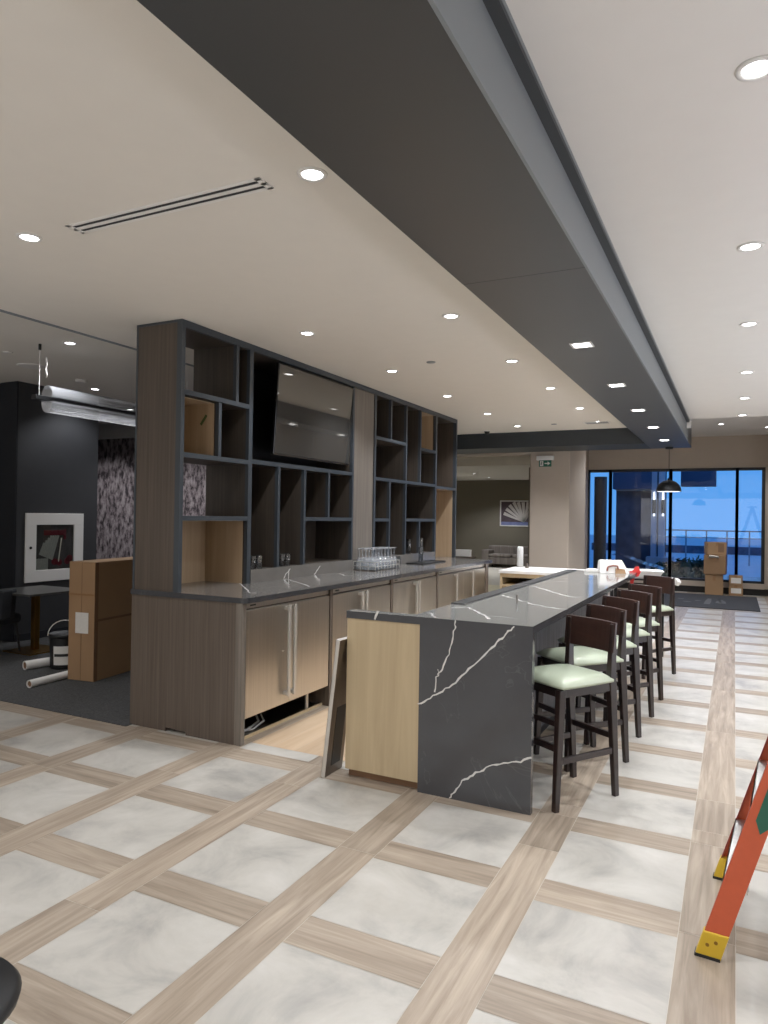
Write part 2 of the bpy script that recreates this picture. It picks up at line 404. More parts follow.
# far lounge room
struct('wall_far', MB().box(-12,-4.85,24.3,24.45,0,3.6), 'wall_olive')
struct('wall_far_right', MB().box(-4.95,-4.85,18.5,24.4,0,3.6).box(-4.9,-3.4,18.4,18.5,0,3.6), 'wall_olive')
struct('ceiling_far', MB().box(-12,-3.4,13.0,18.5,3.5,3.6).box(-12,-4.85,18.5,24.4,3.5,3.6), 'ceil')
struct('ceiling_far_bulkhead', MB().box(-12,-3.5,17.5,18.4,3.06,3.5).box(-12,-4.95,18.4,24.3,3.06,3.5), 'ceil')
struct('ceiling_far_slot', MB().box(-12,-3.4,13.1,13.4,3.02,3.5), 'white')

# ------------------------------------------------------------------ downlights
def spot(p, e=60, size=125, col=(1,.972,.93), rad=.03):
    l = bpy.data.lights.new('downlight_beam','SPOT'); l.energy = e; l.spot_size = math.radians(size); l.spot_blend = .6; l.color = col; l.shadow_soft_size = rad
    o = bpy.data.objects.new('downlight_beam', l); COL.objects.link(o); o.location = p; return o
proto = {}
def downlight(x, y, z, label, group, square=False, e=60, col=(1,.972,.93)):
    key = square
    if key not in proto:
        t = thing('downlight', label, 'downlight', (x,y,z), 0, group)
        if square:
            MB().box(-.075,.075,-.075,-.06,-.006,0).box(-.075,.075,.06,.075,-.006,0).box(-.075,-.06,-.06,.06,-.006,0).box(.06,.075,-.06,.06,-.006,0).build('trim_ring','trimring',t)
            MB().box(-.055,.055,-.055,.055,-.004,-.001).build('lens','lens',t)
        else:
            MB().lathe([(.048,-.001),(.05,-.007),(.066,-.006),(.068,0)],n=28).build('trim_ring','trimring',t,smooth=True)
            MB().lathe([(.0001,-.004),(.046,-.003),(.047,-.001)],n=28).build('lens','lens',t,smooth=True)
        proto[key] = t
    else: t = dup(proto[key], (x,y,z), 0, label, group)
    l = spot((x,y,z-.012), e, 125, col)
    return t
EL = 60
A_ = [(-3.5,2.56),(-3.19,4.89),(-3.2,6.52),(-3.22,8.13),(-3.22,9.72),(-3.2,11.2)]
for i,(x,y) in enumerate(A_): downlight(x,y,H,'round ceiling downlight, %s from the camera in the row above the steel refrigerators'%ORD[i],'downlights over the back bar',e=EL*(1+.24*i))
B_ = [(-1.69,2.61),(-1.92,4.9),(-1.93,6.54),(-1.92,8.07),(-1.90,9.67),(-1.9,11.1)]
for i,(x,y) in enumerate(B_): downlight(x,y,H,'round ceiling downlight, %s from the camera in the row left of the dark soffit'%ORD[i],'downlights beside the soffit',e=EL*(1+.24*i))
for i,(x,y) in enumerate([(-.985,5.06),(-.985,6.7),(-.985,8.31),(-.985,9.9),(-.985,11.55)]):
    downlight(x,y,SZ,'square recessed downlight in the dark soffit, %s from the camera'%ORD[i],'square downlights in the soffit',True,e=EL*1.3)
for i,(x,y) in enumerate([(.05,2.62),(.06,4.31),(.08,6.0),(.09,7.93),(.09,9.58),(.08,11.1)]):
    downlight(x,y,H,'round recessed downlight in the white walkway ceiling, %s from the camera'%ORD[i],'downlights over the walkway',e=EL*1.7,col=(1,.97,.92))
p = P(721,424,2,3.72); downlight(p.x,p.y,3.72,'round downlight in the higher entrance ceiling near the window wall','downlights over the entrance',e=EL)
s_ = 1.106*1
for i,(x,y) in enumerate([(70,343),(95,389)]):
    q = P(x,y,2,3.37); downlight(q.x,q.y,3.37,['round downlight in the lounge ceiling nearest the tube pendant wire','round downlight in the lounge ceiling above the tube pendant'][i],'lounge downlights',e=48)
# added unseen downlights that brighten the room, wallpaper, entrance and far lounge
for (x,y,z,e) in [(-3.4,.6,H,40),(-1.8,.6,H,40),(-3.4,-1.6,H,40),(-1.8,-1.6,H,40),(.1,.9,H,70),(.1,-1,H,60),(1.9,1,H,80),(1.9,3.4,H,80),(1.9,6,H,80),(1.9,8.5,H,80),(-6.2,1.5,3.37,30),(-6.2,-1.5,3.37,30),(-7.2,8.3,3.37,110),(-8.8,8.3,3.37,110),(-10.4,8.3,3.37,110),(-5.6,8.3,3.37,60),(-5.6,14.6,3.49,90),(-5.0,16.4,3.49,70),(-7.2,20.5,3.055,170),(-7.4,22.6,3.055,190),(1.5,14.8,3.72,160),(-1.6,14.8,3.72,150),(-3.0,16.6,3.72,70),(.6,16.9,3.72,90),(-1.4,16.9,3.72,90)]:
    t = dup(proto[False], (x,y,z), 0, 'added round recessed ceiling downlight outside the picture', 'added downlights outside the picture')
    spot((x,y,z-.012), e*.95, 130)

# added unseen fill lights that mimic light bounced onto ceiling and walls
def area(loc, sx_, sy_, e, rot=(PI,0,0), col=(1,.96,.91)):
    l = bpy.data.lights.new('fill_light','AREA'); l.shape='RECTANGLE'; l.size=sx_; l.size_y=sy_; l.energy=e; l.color=col
    o = bpy.data.objects.new('fill_light', l); COL.objects.link(o); o.location=loc; o.rotation_euler=rot
area((2.6,5.5,.9),1.2,11,125,col=(.96,.97,1))
area((-2.5,-2.6,.9),7,1.2,55)
area((-8,-.5,.9),4,4,55)
area((3.9,6,1.6),8,2.0,120,rot=(0,math.radians(90),0),col=(.93,.96,1))
area((-3,-3.9,1.7),9,2.4,95,rot=(math.radians(90),0,0))
# small ceiling fittings
def disc(px,py,z,r,label,name='ceiling_sprinkler_cover',cat='ceiling fitting',mat='soffit_side',h=.008):
    q = P(px,py,2,z); o = MB().lathe([(.0001,-h),(r*.9,-h),(r,-h*.5),(r,0)],n=28).build(name,mat,loc=(q.x,q.y,z),smooth=True); return tag(o,label,cat)
disc(431,362,H,.045,'small grey disc in the ceiling between two downlights right of the shelving','ceiling_sprinkler_cover',mat='soffit_side')
disc(554,424,H,.045,'small grey disc in the ceiling near the far dark beam','ceiling_sprinkler_cover')
disc(32,366,3.37,.16,'large round flat speaker grille in the lounge ceiling behind the pendant wire','ceiling_speaker','speaker','ceil2')
disc(81,380,3.37,.07,'round grey smoke detector in the lounge ceiling above the tube pendant','smoke_detector','detector','ceil2',.03)
disc(8,352,3.37,.05,'small pale disc at the left edge of the lounge ceiling','ceiling_sprinkler_cover',mat='ceil2')
disc(4,384,3.37,.09,'small dark ring in the lounge ceiling above the black wall','ceiling_speaker','speaker','soffit_side')
q = P(597,422.5,2,H)
t = thing('ceiling_register','small rectangular grille in the white ceiling just before the far dark beam','vent',(q.x,q.y,H))
MB().box(-.2,.2,-.12,.12,-.006,0).build('frame','ceil2',t); g = MB()
for k in range(5): g.box(-.17,.17,-.09+k*.04,-.072+k*.04,-.008,-.006)
g.build('louvre','soffit_side',t)
t = thing('ceiling_security_sensor','small black sensor under the white ceiling in front of the far dark beam','sensor',tuple(P(487,431,2,H)))
MB().lathe([(.0001,-.06),(.03,-.055),(.04,-.03),(.05,-.02),(.05,0)],n=16).build('dome','black',t,smooth=True)
MB().lathe([(.055,-.012),(.06,0)],n=16).build('base','white',t)
# linear slot diffuser
t = thing('slot_diffuser','long white two-slot air diffuser in the ceiling near the camera','vent',(-2.55,2.588,H))
x0,x1,y0,y1 = -.63,.63,-.055,.055
MB().box(x0,x1,y0,y0+.018,-.006,0).box(x0,x1,y1-.018,y1,-.006,0).box(x0,x0+.03,y0,y1,-.006,0).box(x1-.03,x1,y0,y1,-.006,0).box(x0,x1,-.012,.012,-.006,0).build('frame','white',t,bevel=.001)
MB().box(x0+.03,x1-.03,y0+.018,-.012,-.002,-.0005).box(x0+.03,x1-.03,.012,y1-.018,-.002,-.0005).build('slot','black',t)

# ------------------------------------------------------------------ display shelving
XF, XB = -3.848, -4.328
SY0, SY1 = 4.14, 10.16
sh = thing('display_shelving','tall dark open shelving with black edges standing on the grey back counter','shelving',(XB,SY0,1.085))
def ws(mb, name, mats, **k):   # build in world coordinates under a thing at sh's location
    o = mb.build(name, mats, sh, **k); o.location = (-XB,-SY0,-1.085); return o
ZT, ZB, ZS = 3.208, 1.085, 1.2
def vboard(y, z0, z1, name='divider', t=.034, beige_lo=False, beige_hi=False):
    mb = MB().box(XB,XF-.035,y-t/2,y+t/2,z0,z1,0).box(XF-.035,XF,y-t/2-.001,y+t/2+.001,z0,z1,1)
    if beige_lo: mb.box(XB+.01,XF-.05,y-t/2-.003,y-t/2,z0+.003,z1-.003,2)
    if beige_hi: mb.box(XB+.01,XF-.05,y+t/2,y+t/2+.003,z0+.003,z1-.003,2)
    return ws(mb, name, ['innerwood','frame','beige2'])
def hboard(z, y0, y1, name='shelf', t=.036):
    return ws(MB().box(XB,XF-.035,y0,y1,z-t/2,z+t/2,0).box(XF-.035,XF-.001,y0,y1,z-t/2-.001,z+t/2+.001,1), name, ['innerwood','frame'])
# outer boards
ws(MB().box(XB+.02,XF-.05,SY0,SY0+.035,ZB,ZT-.02,0).box(XF-.05,XF,SY0-.004,SY0+.036,ZB,ZT,1).box(XB,XB+.02,SY0-.004,SY0+.036,ZB,ZT,1).box(XB+.02,XF-.05,SY0-.004,SY0+.036,ZT-.02,ZT,1),'side_panel',['darkwood','frame'])
ws(MB().box(XB,XF-.05,SY1-.035,SY1,ZB,ZT,0).box(XF-.05,XF,SY1-.036,SY1+.002,ZB,ZT,1),'side_panel',['darkwood','frame'])
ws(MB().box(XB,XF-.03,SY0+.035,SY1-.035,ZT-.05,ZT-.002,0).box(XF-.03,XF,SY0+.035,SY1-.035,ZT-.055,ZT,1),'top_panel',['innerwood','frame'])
ZU = ZT-.05
for y, z0, t in ((5.015,ZB,.05),(6.885,ZS,.035),(7.42,ZS,.045),(9.33,ZB,.045)): vboard(y, z0, ZU, 'post', t)
# bay A
a0, a1 = SY0+.035, 4.99
for z in (2.65,2.158,1.66): hboard(z, a0, a1)
vboard(4.82,2.655,ZU); vboard(4.60,2.17,2.625, beige_lo=True)
def lining(y0,y1,z0,z1,name='lining',back=True,mat='beige2'):
    mb = MB().box(XB+.01,XF-.05,y0,y0+.004,z0,z1).box(XB+.01,XF-.05,y1-.004,y1,z0,z1).box(XB+.01,XF-.05,y0,y1,z1-.004,z1)
    if back: mb.box(XB,XB+.012,y0,y1,z0,z1)
    return ws(mb, name, mat)
def back(y0,y1,z0,z1,mat='innerwood',name='back_panel',x=None):
    x = XB if x is None else x
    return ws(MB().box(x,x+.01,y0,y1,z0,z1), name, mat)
lining(a0,4.58,2.174,2.62); lining(a0,a1-.001,ZB,1.641)
back(a0,4.33,1.68,1.735,'beige2')
back(4.84,a1,2.66,ZU); back(4.62,a1,2.175,2.62)
# bay B (television bay and open cubbies)
b0, b1 = 5.04, 6.865
hboard(2.17,b0,b1); back(b0,b1,2.19,ZU,'black')
back(b0,b1,ZS,2.15)
vboard(5.46,ZS,2.15); vboard(5.905,ZS,2.15); vboard(6.37,1.68,2.15); hboard(1.66,5.925,b1)
# bay C timber panel
ws(MB().box(XB,XF-.012,6.905,7.395,ZS,ZU,0),'upright_panel','panelwood')
# bay D
d0, d1 = 7.445, 9.305
back(d0,d1,ZS,ZU); hboard(2.15,d0,d1)
vboard(8.31,2.17,ZU); vboard(8.77,2.17,ZU); vboard(7.85,2.66,ZU); hboard(2.645,d0,8.29); hboard(2.63,8.79,d1)
lining(8.79,d1,2.65,ZU)
vboard(7.835,ZS,2.13); vboard(8.31,ZS,2.13); hboard(1.655,d0,7.82); hboard(1.655,8.33,d1); vboard(8.77,ZS,1.637)
# bay E
e0, e1 = 9.355, SY1-.036
hboard(2.13,e0,e1); back(e0,e1,2.15,ZU); lining(e0,e1,ZB,2.11)
o = MB().box(-.001,.001,-.012,.012,-.05,.05).build('tape_strip','greentape')
q = P(204,420,1,4.576); o.location = (q.x,4.572,q.z); o.rotation_euler = (0,math.radians(35),math.radians(90)); o.scale=(1,1,1)
o.rotation_euler = (math.radians(0),math.radians(38),0); o.data.transform(Matrix.Rotation(math.radians(90),4,'Z'))
tag(o,'short slanted green tape strip on the pale cubby side at top left','tape')

# television
tv = thing('television','large flat black television tilted down in the shelving bay','television',(-3.875,6.16,2.70)); 
tw, thh = .73, .435
MB().box(-.03,0,-tw,tw,-thh,thh).build('casing','blackgloss',tv,bevel=.004)
MB().box(0,.002,-tw+.012,tw-.012,-thh+.02,thh-.012).build('screen','screen',tv)
MB().box(0.0,.004,-tw,tw,-thh,-thh+.014).build('lower_bezel','steeld',tv)
MB().box(-.30,-.03,-.2,.2,-.1,.1).build('wall_bracket','black',tv)
tv.rotation_euler = (0,math.radians(3.0),0)

# ------------------------------------------------------------------ back counter
CZ = 1.085
ct = thing('back_counter','long grey veined stone counter with low upstand under the shelving','countertop',(-3.76,7.17,1.045))
def wl(mb, parent, name, mats, **k):
    o = mb.build(name, mats, parent, **k); L = parent.location; o.location = (-L.x,-L.y,-L.z); return o
# worktop with a rounded front-left corner
cmb = MB(); r = .05; xr = -3.175; pts = [(-4.33,4.12)]
for k in range(7):
    a = -PI/2 + k*PI/12; pts.append((xr-r+r*math.cos(a), 4.115+r+r*math.sin(a)))
pts += [(xr,9.90),(-3.8,9.90),(-3.8,10.2),(-4.33,10.2)]
n = len(pts); vs = [Vector((x,y,1.045)) for x,y in pts]+[Vector((x,y,CZ)) for x,y in pts]
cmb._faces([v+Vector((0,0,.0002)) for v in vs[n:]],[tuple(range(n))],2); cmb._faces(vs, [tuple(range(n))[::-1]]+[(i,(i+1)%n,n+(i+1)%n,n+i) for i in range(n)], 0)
def cv(pts, w, ax, v, nrm, seed, off):
    pp = [P(240+x/6.98,545+y/6.98,ax,v) for x,y in pts]; pp = [q+Vector(nrm)*off for q in pp]
    return pp
for i,(pl) in enumerate([[(0,270),(25,290),(40,300),(70,335),(115,335)],[(310,243),(340,280)],[(320,237),(400,260),(490,290)],[(520,208),(555,250)],[(690,200),(740,215),(800,215)]]):
    cmb.ribbon(cv(pl,0,2,CZ,(0,0,1),i,.0010), .012, (0,0,1), 1, .008, 4, i)
q = P(120,360,2,CZ)
wl(cmb,ct,'worktop',['quartz','vein','quartz_grey'])  # edges darker than the top of the same stone, shading put into colour
sm = MB().box(XF-.02,XF+.006,5.04,9.31,CZ,1.205)
for i,pl in enumerate([[(350,165),(315,210),(305,240)],[(342,170),(338,235)],[(560,147),(535,180),(518,207)]]):
    sm.ribbon(cv(pl,0,0,XF+.006,(1,0,0),i,.0008), .011, (1,0,0), 1, .004, 4, i+9)
wl(sm,ct,'upstand',['quartz_grey','vein'])
wl(MB().box(XB,XF-.02,5.04,9.31,CZ,1.2),ct,'ledge','innerwood')
# base carcass
bc = thing('back_bar_cabinet','grey brown timber cabinet frame holding the steel refrigerators','cabinet',(-3.76,7.17,0))
wl(MB().box(-4.33,-3.95,4.135,4.16,.0,1.044),bc,'end_panel','basewood')
wl(MB().box(-3.948,-3.278,4.13,4.16,.03,1.044).box(-3.74,-3.278,4.13,4.16,0,.03),bc,'end_panel','basewood')
for y0,y1 in ((4.128,4.175),(5.375,5.42),(6.61,6.66),(7.87,7.925),(9.72,9.855)):
    wl(MB().box(-3.9 if y0>4.2 else -3.276,-3.215,y0,y1,0,1.044),bc,'upright','basewood' if y0>4.2 else 'panelwood',bevel=.002)
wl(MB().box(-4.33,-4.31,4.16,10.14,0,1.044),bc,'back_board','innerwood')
wl(MB().box(-4.33,-3.83,10.12,10.15,0,1.044),bc,'end_panel','basewood')
wl(MB().box(-3.9,-3.3,4.175,9.86,.0,.012),bc,'plinth','steeld')
wl(MB().box(-3.3,-3.285,4.175,9.86,.0,.022),bc,'plinth_edge','beige')
# refrigerators
def fridge(y0,y1,label,splits,handles):
    yc = (y0+y1)/2
    t = thing('undercounter_refrigerator',label,'refrigerator',(-3.22,yc,.012),0,'steel undercounter refrigerators')
    w = (y1-y0)/2
    MB().box(-.62,-.035,-w+.01,w-.01,.16,1.02).build('body','steeld',t)
    MB().box(-.035,-.012,-w+.004,w-.004,.985,1.026).build('top_grille','steel',t,bevel=.002)
    MB().box(-.0125,-.010,-w+.06,-w+.13,1.0,1.012).build('name_plate','black',t)
    ys = [-w+.004]+[s-yc for s in splits]+[w-.004]
    for k in range(len(ys)-1):
        d = MB().box(-.034,0,ys[k]+.002,ys[k+1]-.002,.172,.972).build('door','steel',t,bevel=.003)
        h = handles[k]-yc
        MB().box(.0,.04,h-.022,h+.022,.925,.955).box(.0,.04,h-.022,h+.022,.245,.275).box(.03,.048,h-.016,h+.016,.235,.965).build('handle','steelb',d,bevel=.003)
    MB().cyl((.001,ys[1]-.09,.60),(.01,ys[1]-.09,.60),.008).build('lock','steelb',t)
    for yy in (-w+.08,w-.2):
        for xx in (-.1,-.55): MB().cyl((xx,yy,0),(xx,yy,.16),.016).build('leg','steelb',t)
    return t
fridge(4.178,5.372,'steel two-door undercounter refrigerator nearest the camera, beside the timber end panel',[4.755],[4.69,4.77])
fridge(5.423,6.608,'steel undercounter refrigerator second from the camera in the back bar',[6.01],[5.92,6.01])
fridge(6.663,7.868,'steel undercounter refrigerator third from the camera, below the glass rack and black tray',[7.30],[7.20,7.28])
fridge(7.928,9.718,'bluish lit steel undercounter refrigerator farthest from the camera, handles set apart',[8.82],[8.48,9.10])
cb = MB(); pts=[Vector((-3.45,4.22,.03)),Vector((-3.38,4.42,.02)),Vector((-3.42,4.62,.03)),Vector((-3.5,4.66,.1)),Vector((-3.52,4.6,.17))]
cb.tube(pts,.009); cb.tube([p+Vector((.03,.03,.0)) for p in pts],.007)
tag(cb.build('cable','white'),'loose white cable looped on the floor under the nearest refrigerator','cable')

# ------------------------------------------------------------------ glassware
def make_tumbler(h=.1,r=.035):
    return MB().lathe([(.0001,.006),(r*.8,.006),(r*.95,h),(r,h),(r*.85,0),(.0001,0)],n=16)
gm = None
def glass(x,y,z,label,group,kind='t'):
    global gm
    k = kind
    if k not in glass.p:
        if k=='t': mb = make_tumbler(.12,.036)
        elif k=='h': mb = make_tumbler(.2,.036)
        else: mb = MB().lathe([(.029,.0),(.031,.0),(.038,.05),(.036,.085),(.02,.118),(.006,.135),(.005,.222),(.02,.229),(.033,.232),(.033,.235),(.0001,.236)],n=16)
        o = mb.build('drinking_glass' if k!='w' else 'wine_glass','clear' if k!='w' else 'frosty',smooth=True); glass.p[k]=o
        tag(o,label,'glass',group); o.location=(x,y,z); return o
    o = glass.p[k].copy(); COL.objects.link(o); o.location=(x,y,z); o['label']=label; o['group']=group; return o
glass.p = {}
Zl = 1.2
for i,(px,py,zz) in enumerate([(252.5,569,Zl),(258.5,568,Zl),(281.5,566,Zl),(287,564.5,Zl)]):
    q = P(px,py,2,Zl)
    q = P(px,py,0,-3.93)
    glass(-3.93,q.y,Zl,['left glass of the pair in the first narrow cubby beside the post','right glass of the pair in the first narrow cubby beside the post','left glass of the pair in the second narrow cubby','right glass of the pair in the second narrow cubby'][i],'small glasses on the ledge')
for i,(px,yy) in enumerate([(408.5,0),(420.5,0)]):
    q = P(px,550,0,-3.93)
    glass(-3.93,q.y,Zl,['tall glass standing in the left lower cubby beyond the glass rack','tall glass standing in the right lower cubby beyond the glass rack'][i],'tall glasses on the ledge','h')
q = P(409,566,2,CZ); glass(-3.76,8.62,CZ+.012,'tall glass on the black tray on the back counter','tall glasses on the ledge','h')
# rack of wine glasses
rk = thing('glass_rack','low grey wire rack packed with wine glasses on the back counter','glass rack',(-3.70,7.22,CZ))
rb = MB().box(-.14,.14,-.31,.31,.0,.012)
rk_b = rb.build('base','steeld',rk)
w = MB()
for zz in (.05,.1):
    w.tube([Vector(v) for v in ((-.14,-.31,zz),(.14,-.31,zz),(.14,.31,zz),(-.14,.31,zz),(-.14,-.31,zz))],.003)
for x in (-.14,-.05,.05,.14):
    for y in (-.31,.31): w.cyl((x,y,0),(x,y,.1),.003,n=6)
for k in range(1,8):
    for x in (-.14,.14): w.cyl((x,-.31+k*.0775,0),(x,-.31+k*.0775,.1),.003,n=6)
w.build('wire_side','steelb',rk)
for i in range(3):
    for j in range(8):
        glass(-3.70+(i-1)*.088, 7.22-.27+j*.077, CZ+.013, 'wine glass upright in the wire rack on the back counter', 'wine glasses in the rack','w')
tr = MB().box(-3.8,-3.56,8.25,9.02,CZ,CZ+.006).box(-3.8,-3.79,8.25,9.02,CZ,CZ+.016).box(-3.57,-3.56,8.25,9.02,CZ,CZ+.016).box(-3.8,-3.56,8.25,8.26,CZ,CZ+.016).box(-3.8,-3.56,9.01,9.02,CZ,CZ+.016)
tag(tr.build('serving_tray','black'),'long flat black tray on the back counter beyond the glass rack','tray')
q = P(391,560,2,CZ)
o = glass(-3.72,7.83,CZ,'short glass on the counter between the wire rack and the black tray','small glasses on the ledge','t')
q = P(463,557,2,CZ)
o = MB().box(-.19,.19,-.06,.06,0,.11).build('paper_carton','white',loc=(-3.86,10.12-.02,CZ),bevel=.004)
q0 = P(456.5,556,1,12.6); q1 = P(470.5,550,1,12.6)
bpy.data.objects.remove(o)
# white box stands on a low cabinet in the passage beyond the counter
zc = q0.z
t = thing('lobby_console','plain low cabinet mostly hidden beyond the far end of the back counter','cabinet',((q0.x+q1.x)/2-.1,12.55,0))
MB().box(-.28,.28,-.1,.2,.03,zc-.03).build('body','basewood',t,bevel=.004); MB().box(-.3,.3,-.12,.22,zc-.03,zc).build('top','basewood',t); MB().box(-.26,.26,-.08,.18,0,.03).build('plinth','black',t)
t = thing('white_carton','small white box seen beyond the far end of the back counter','box',((q0.x+q1.x)/2,12.6,zc))
MB().box(-(q1.x-q0.x)/2,(q1.x-q0.x)/2,-.05,.06,0,q1.z-q0.z).build('body','white',t,bevel=.004); MB().box(-(q1.x-q0.x)/2-.002,(q1.x-q0.x)/2+.002,-.052,.062,(q1.z-q0.z)*.75,(q1.z-q0.z)+.002).build('lid','white',t)

# ------------------------------------------------------------------ bar island
IZ = 1.08; IY = 3.98; IY1 = 8.72; IXR = -1.028; IXL = -1.735
il = thing('bar_island','long charcoal quartz bar counter with white veins and a pale oak end','bar counter',(-1.5,6.3,0))
S = 2.954
def iv(l): return [P(300+x/S,600+y/S,1,IY)+Vector((0,-.0008,0)) for x,y in l]
wf = MB().box(IXL,IXR,IY,IY+.045,0,IZ-.045)
for i,(l,wd) in enumerate([([(458,60),(457,85),(452,115),(440,160),(420,205),(404,228),(398,272)],.008),([(632,77),(612,98),(590,118),(560,150),(500,205),(460,245),(420,268),(385,290),(349,309)],.0105),([(684,466),(640,480),(590,482),(550,495),(510,517),(480,535),(455,565),(442,586)],.0095),([(409,205),(406,222)],.004)]):
    l2 = []
    for pt in iv(l):
        l2.append(pt if pt.z < IZ else Vector((pt.x,pt.y,IZ)))
    wf.ribbon(l2, wd, (0,-1,0), 1, .006, 4, i+3)
wl(wf,il,'waterfall_panel',['quartz','vein'])
tp = MB()
yb = 4.07
pts = [(-2.257,IY),(IXR,IY),(IXR,IY1),(-1.80,IY1),(-1.80,yb),(-2.257,yb)]
n = len(pts); vs=[Vector((x,y,IZ-.046)) for x,y in pts]+[Vector((x,y,IZ)) for x,y in pts]
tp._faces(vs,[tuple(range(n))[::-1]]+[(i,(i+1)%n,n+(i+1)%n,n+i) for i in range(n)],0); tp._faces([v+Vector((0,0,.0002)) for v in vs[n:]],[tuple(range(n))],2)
tp.ribbon([P(300+232/S,600+32/S,1,IY)+Vector((0,-.0008,0)),P(300+220/S,600+57/S,1,IY)+Vector((0,-.0008,0))],.012,(0,-1,0),1,.002,3,5)
def tv_(l,ox,oy,s): return [P(ox+x/s,oy+y/s,2,IZ)+Vector((0,0,.0008)) for x,y in l]
for i,(l,wd) in enumerate([(tv_([(60,207),(150,205),(210,230),(265,270)],440,570,5.486),.02),(tv_([(335,138),(415,160),(520,190),(640,213),(700,216)],440,570,5.486),.018),(tv_([(500,88),(560,102),(650,130),(720,148),(775,152)],440,570,5.486),.022),(tv_([(265,252),(340,258),(420,268)],440,570,5.486),.012),(tv_([(485,153),(505,162),(528,180)],340,585,5.486),.014)]):
    tp.ribbon(l, wd, (0,0,1), 1, .012, 5, i+20)
rv = random.Random(5)
for k in range(5):
    y = 7.0+k*.38; x = -1.78; l=[Vector((x,y,IZ+.0008))]
    while x < -1.1: x += .15; y += rv.uniform(-.12,.05); l.append(Vector((x,y,IZ+.0008)))
    tp.ribbon(l,.012,(0,0,1),1,.01,3,40+k)
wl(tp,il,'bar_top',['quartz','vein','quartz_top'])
wl(MB().box(-2.252,IXL-.001,IY+.005,IY+.075,.055,IZ-.047),il,'end_panel','beige')
wl(MB().box(-2.248,IXL-.001,IY+.05,IY+.07,0,.055),il,'kick_board','cardd')
wl(MB().box(-1.78,-1.36,IY+.075,IY1-.05,0,IZ-.047,0),il,'bar_wall','darkwood')
fl = MB()
k = IY+.08
while k < IY1-.08: fl.box(-1.36,-1.345,k,k+.028,.06,IZ-.05); k += .036
wl(fl,il,'fluted_front','flute')
wl(MB().box(-1.36,-1.348,IY+.08,IY1-.05,0,.06),il,'kick_board','black')
wl(MB().box(-1.80,-1.705,4.70,8.62,IZ+.0005,IZ+.01).box(-1.81,-1.80,4.70,8.62,IZ-.03,IZ+.01),il,'rubber_edge_mat','black',bevel=.003)
wl(MB().box(IXL+.02,IXR-.0,IY+.045,IY+.048,.0,.001),il,'floor_joint','black')
q = P(517,603,2,IZ)
tag(MB().cyl((0,0,0),(0,0,.05),.006,n=10).cyl((0,0,.05),(0,0,.058),.009,n=10).build('cable_stub','steeld',loc=(q.x,q.y,IZ)),'tiny metal pin standing on the bar top near its middle','fitting')
# leaning stainless panel
lp = thing('leaning_steel_panel','tall narrow stainless steel panel leaning against the pale oak bar end','metal panel',(-2.358,3.99,.002))
hh = .90; lean = math.atan2(.098,.89)
MB().box(0,.004,-.09,.13,0,hh).build('sheet','steeld',lp)
MB().box(-.022,.004,-.095,-.088,0,hh).build('flange','steelb',lp); MB().box(-.022,.004,.13,.136,0,hh).build('flange','steelb',lp)
MB().box(-.0225,-.019,-.095,-.075,0,hh).build('lip','steelb',lp)
MB().box(.004,.006,-.03,.09,.06,.45).build('slot_reflection','black',lp,bevel=.02)  # black plate stands for a dark slot-shaped reflection in the steel
MB().box(-.022,.006,-.095,.136,hh,hh+.004).build('top_cap','white',lp)
lp.rotation_euler = (0,lean,0)

# ------------------------------------------------------------------ things on the bar far end
q = P(606,572,2,IZ)
bg = thing('paper_bag','white paper gift bag with brown handle lying on the far end of the bar','bag',(-1.26,8.5,IZ),math.radians(22))
w0 = .165
MB().hexa([(-w0,-.08,0),(w0,-.08,0),(w0,.1,0),(-w0,.1,0)],[(-w0,-.02,.155),(w0*.55,-.02,.155),(w0*.55,.05,.14),(-w0,.05,.14)]).build('body','white',bg,bevel=.006)
hd = MB(); hd.tube([Vector(v) for v in ((-.09,-.085,.03),(-.08,-.075,.075),(-.02,-.07,.09),(.03,-.07,.085),(.035,-.085,.04))],.011); hd.build('handle','brownh',bg)
MB().hexa([(.0,-.1,.0),(.12,-.1,.0),(.12,-.08,0),(.0,-.08,0)],[(.01,-.085,.06),(.11,-.085,.05),(.11,-.06,.05),(.01,-.06,.06)]).build('printed_band','card',bg)
tag(MB().box(-.2,.2,-.12,.12,0,.03).build('cardboard_sheet','paper',loc=(-1.38,8.56,IZ),bevel=.003),'flat cream cardboard piece beside the white bag on the bar','cardboard')
# white tray with plastic wrap behind the bar end
sd = thing('side_stand','narrow dark stand just behind the far end of the bar','table',(-.98,9.25,0))
MB().box(-.42,.22,-.2,.2,.965,.985).build('table_top','black',sd)
for x in (-.38,.18):
    for y in (-.16,.16): MB().box(x-.02,x+.02,y-.02,y+.02,0,.965).build('leg','black',sd)
wt = thing('plastic_tub','shallow white plastic tub at the far end of the bar beside the stools','tub',(-1.08,9.2,.985),math.radians(10))
MB().hexa([(-.26,-.13,0),(.24,-.13,0),(.24,.13,0),(-.26,.13,0)],[(-.3,-.17,.09),(.29,-.17,.09),(.29,.17,.09),(-.3,.17,.09)]).build('body','whitep',wt,bevel=.008)
MB().box(-.31,.30,-.18,.18,.088,.1).build('rim','whitep',wt,bevel=.004)
pw = MB()
prev=None
for k in range(9):
    a = k/8; x = -.3+.6*a; z = .1+.17*(1-a)**.6+.015*math.sin(7*a)
    cur=[Vector((x,-.16,z)),Vector((x,.16,z+.01))]
    if prev: pw._faces([prev[0],cur[0],cur[1],prev[1]],[(0,1,2,3)],0)
    prev=cur
tag(pw.build('plastic_wrap','plasticwrap',loc=(-1.08,9.2,.99)),'crumpled clear plastic wrap draped over the white tub','plastic wrap')
rp_ = MB()
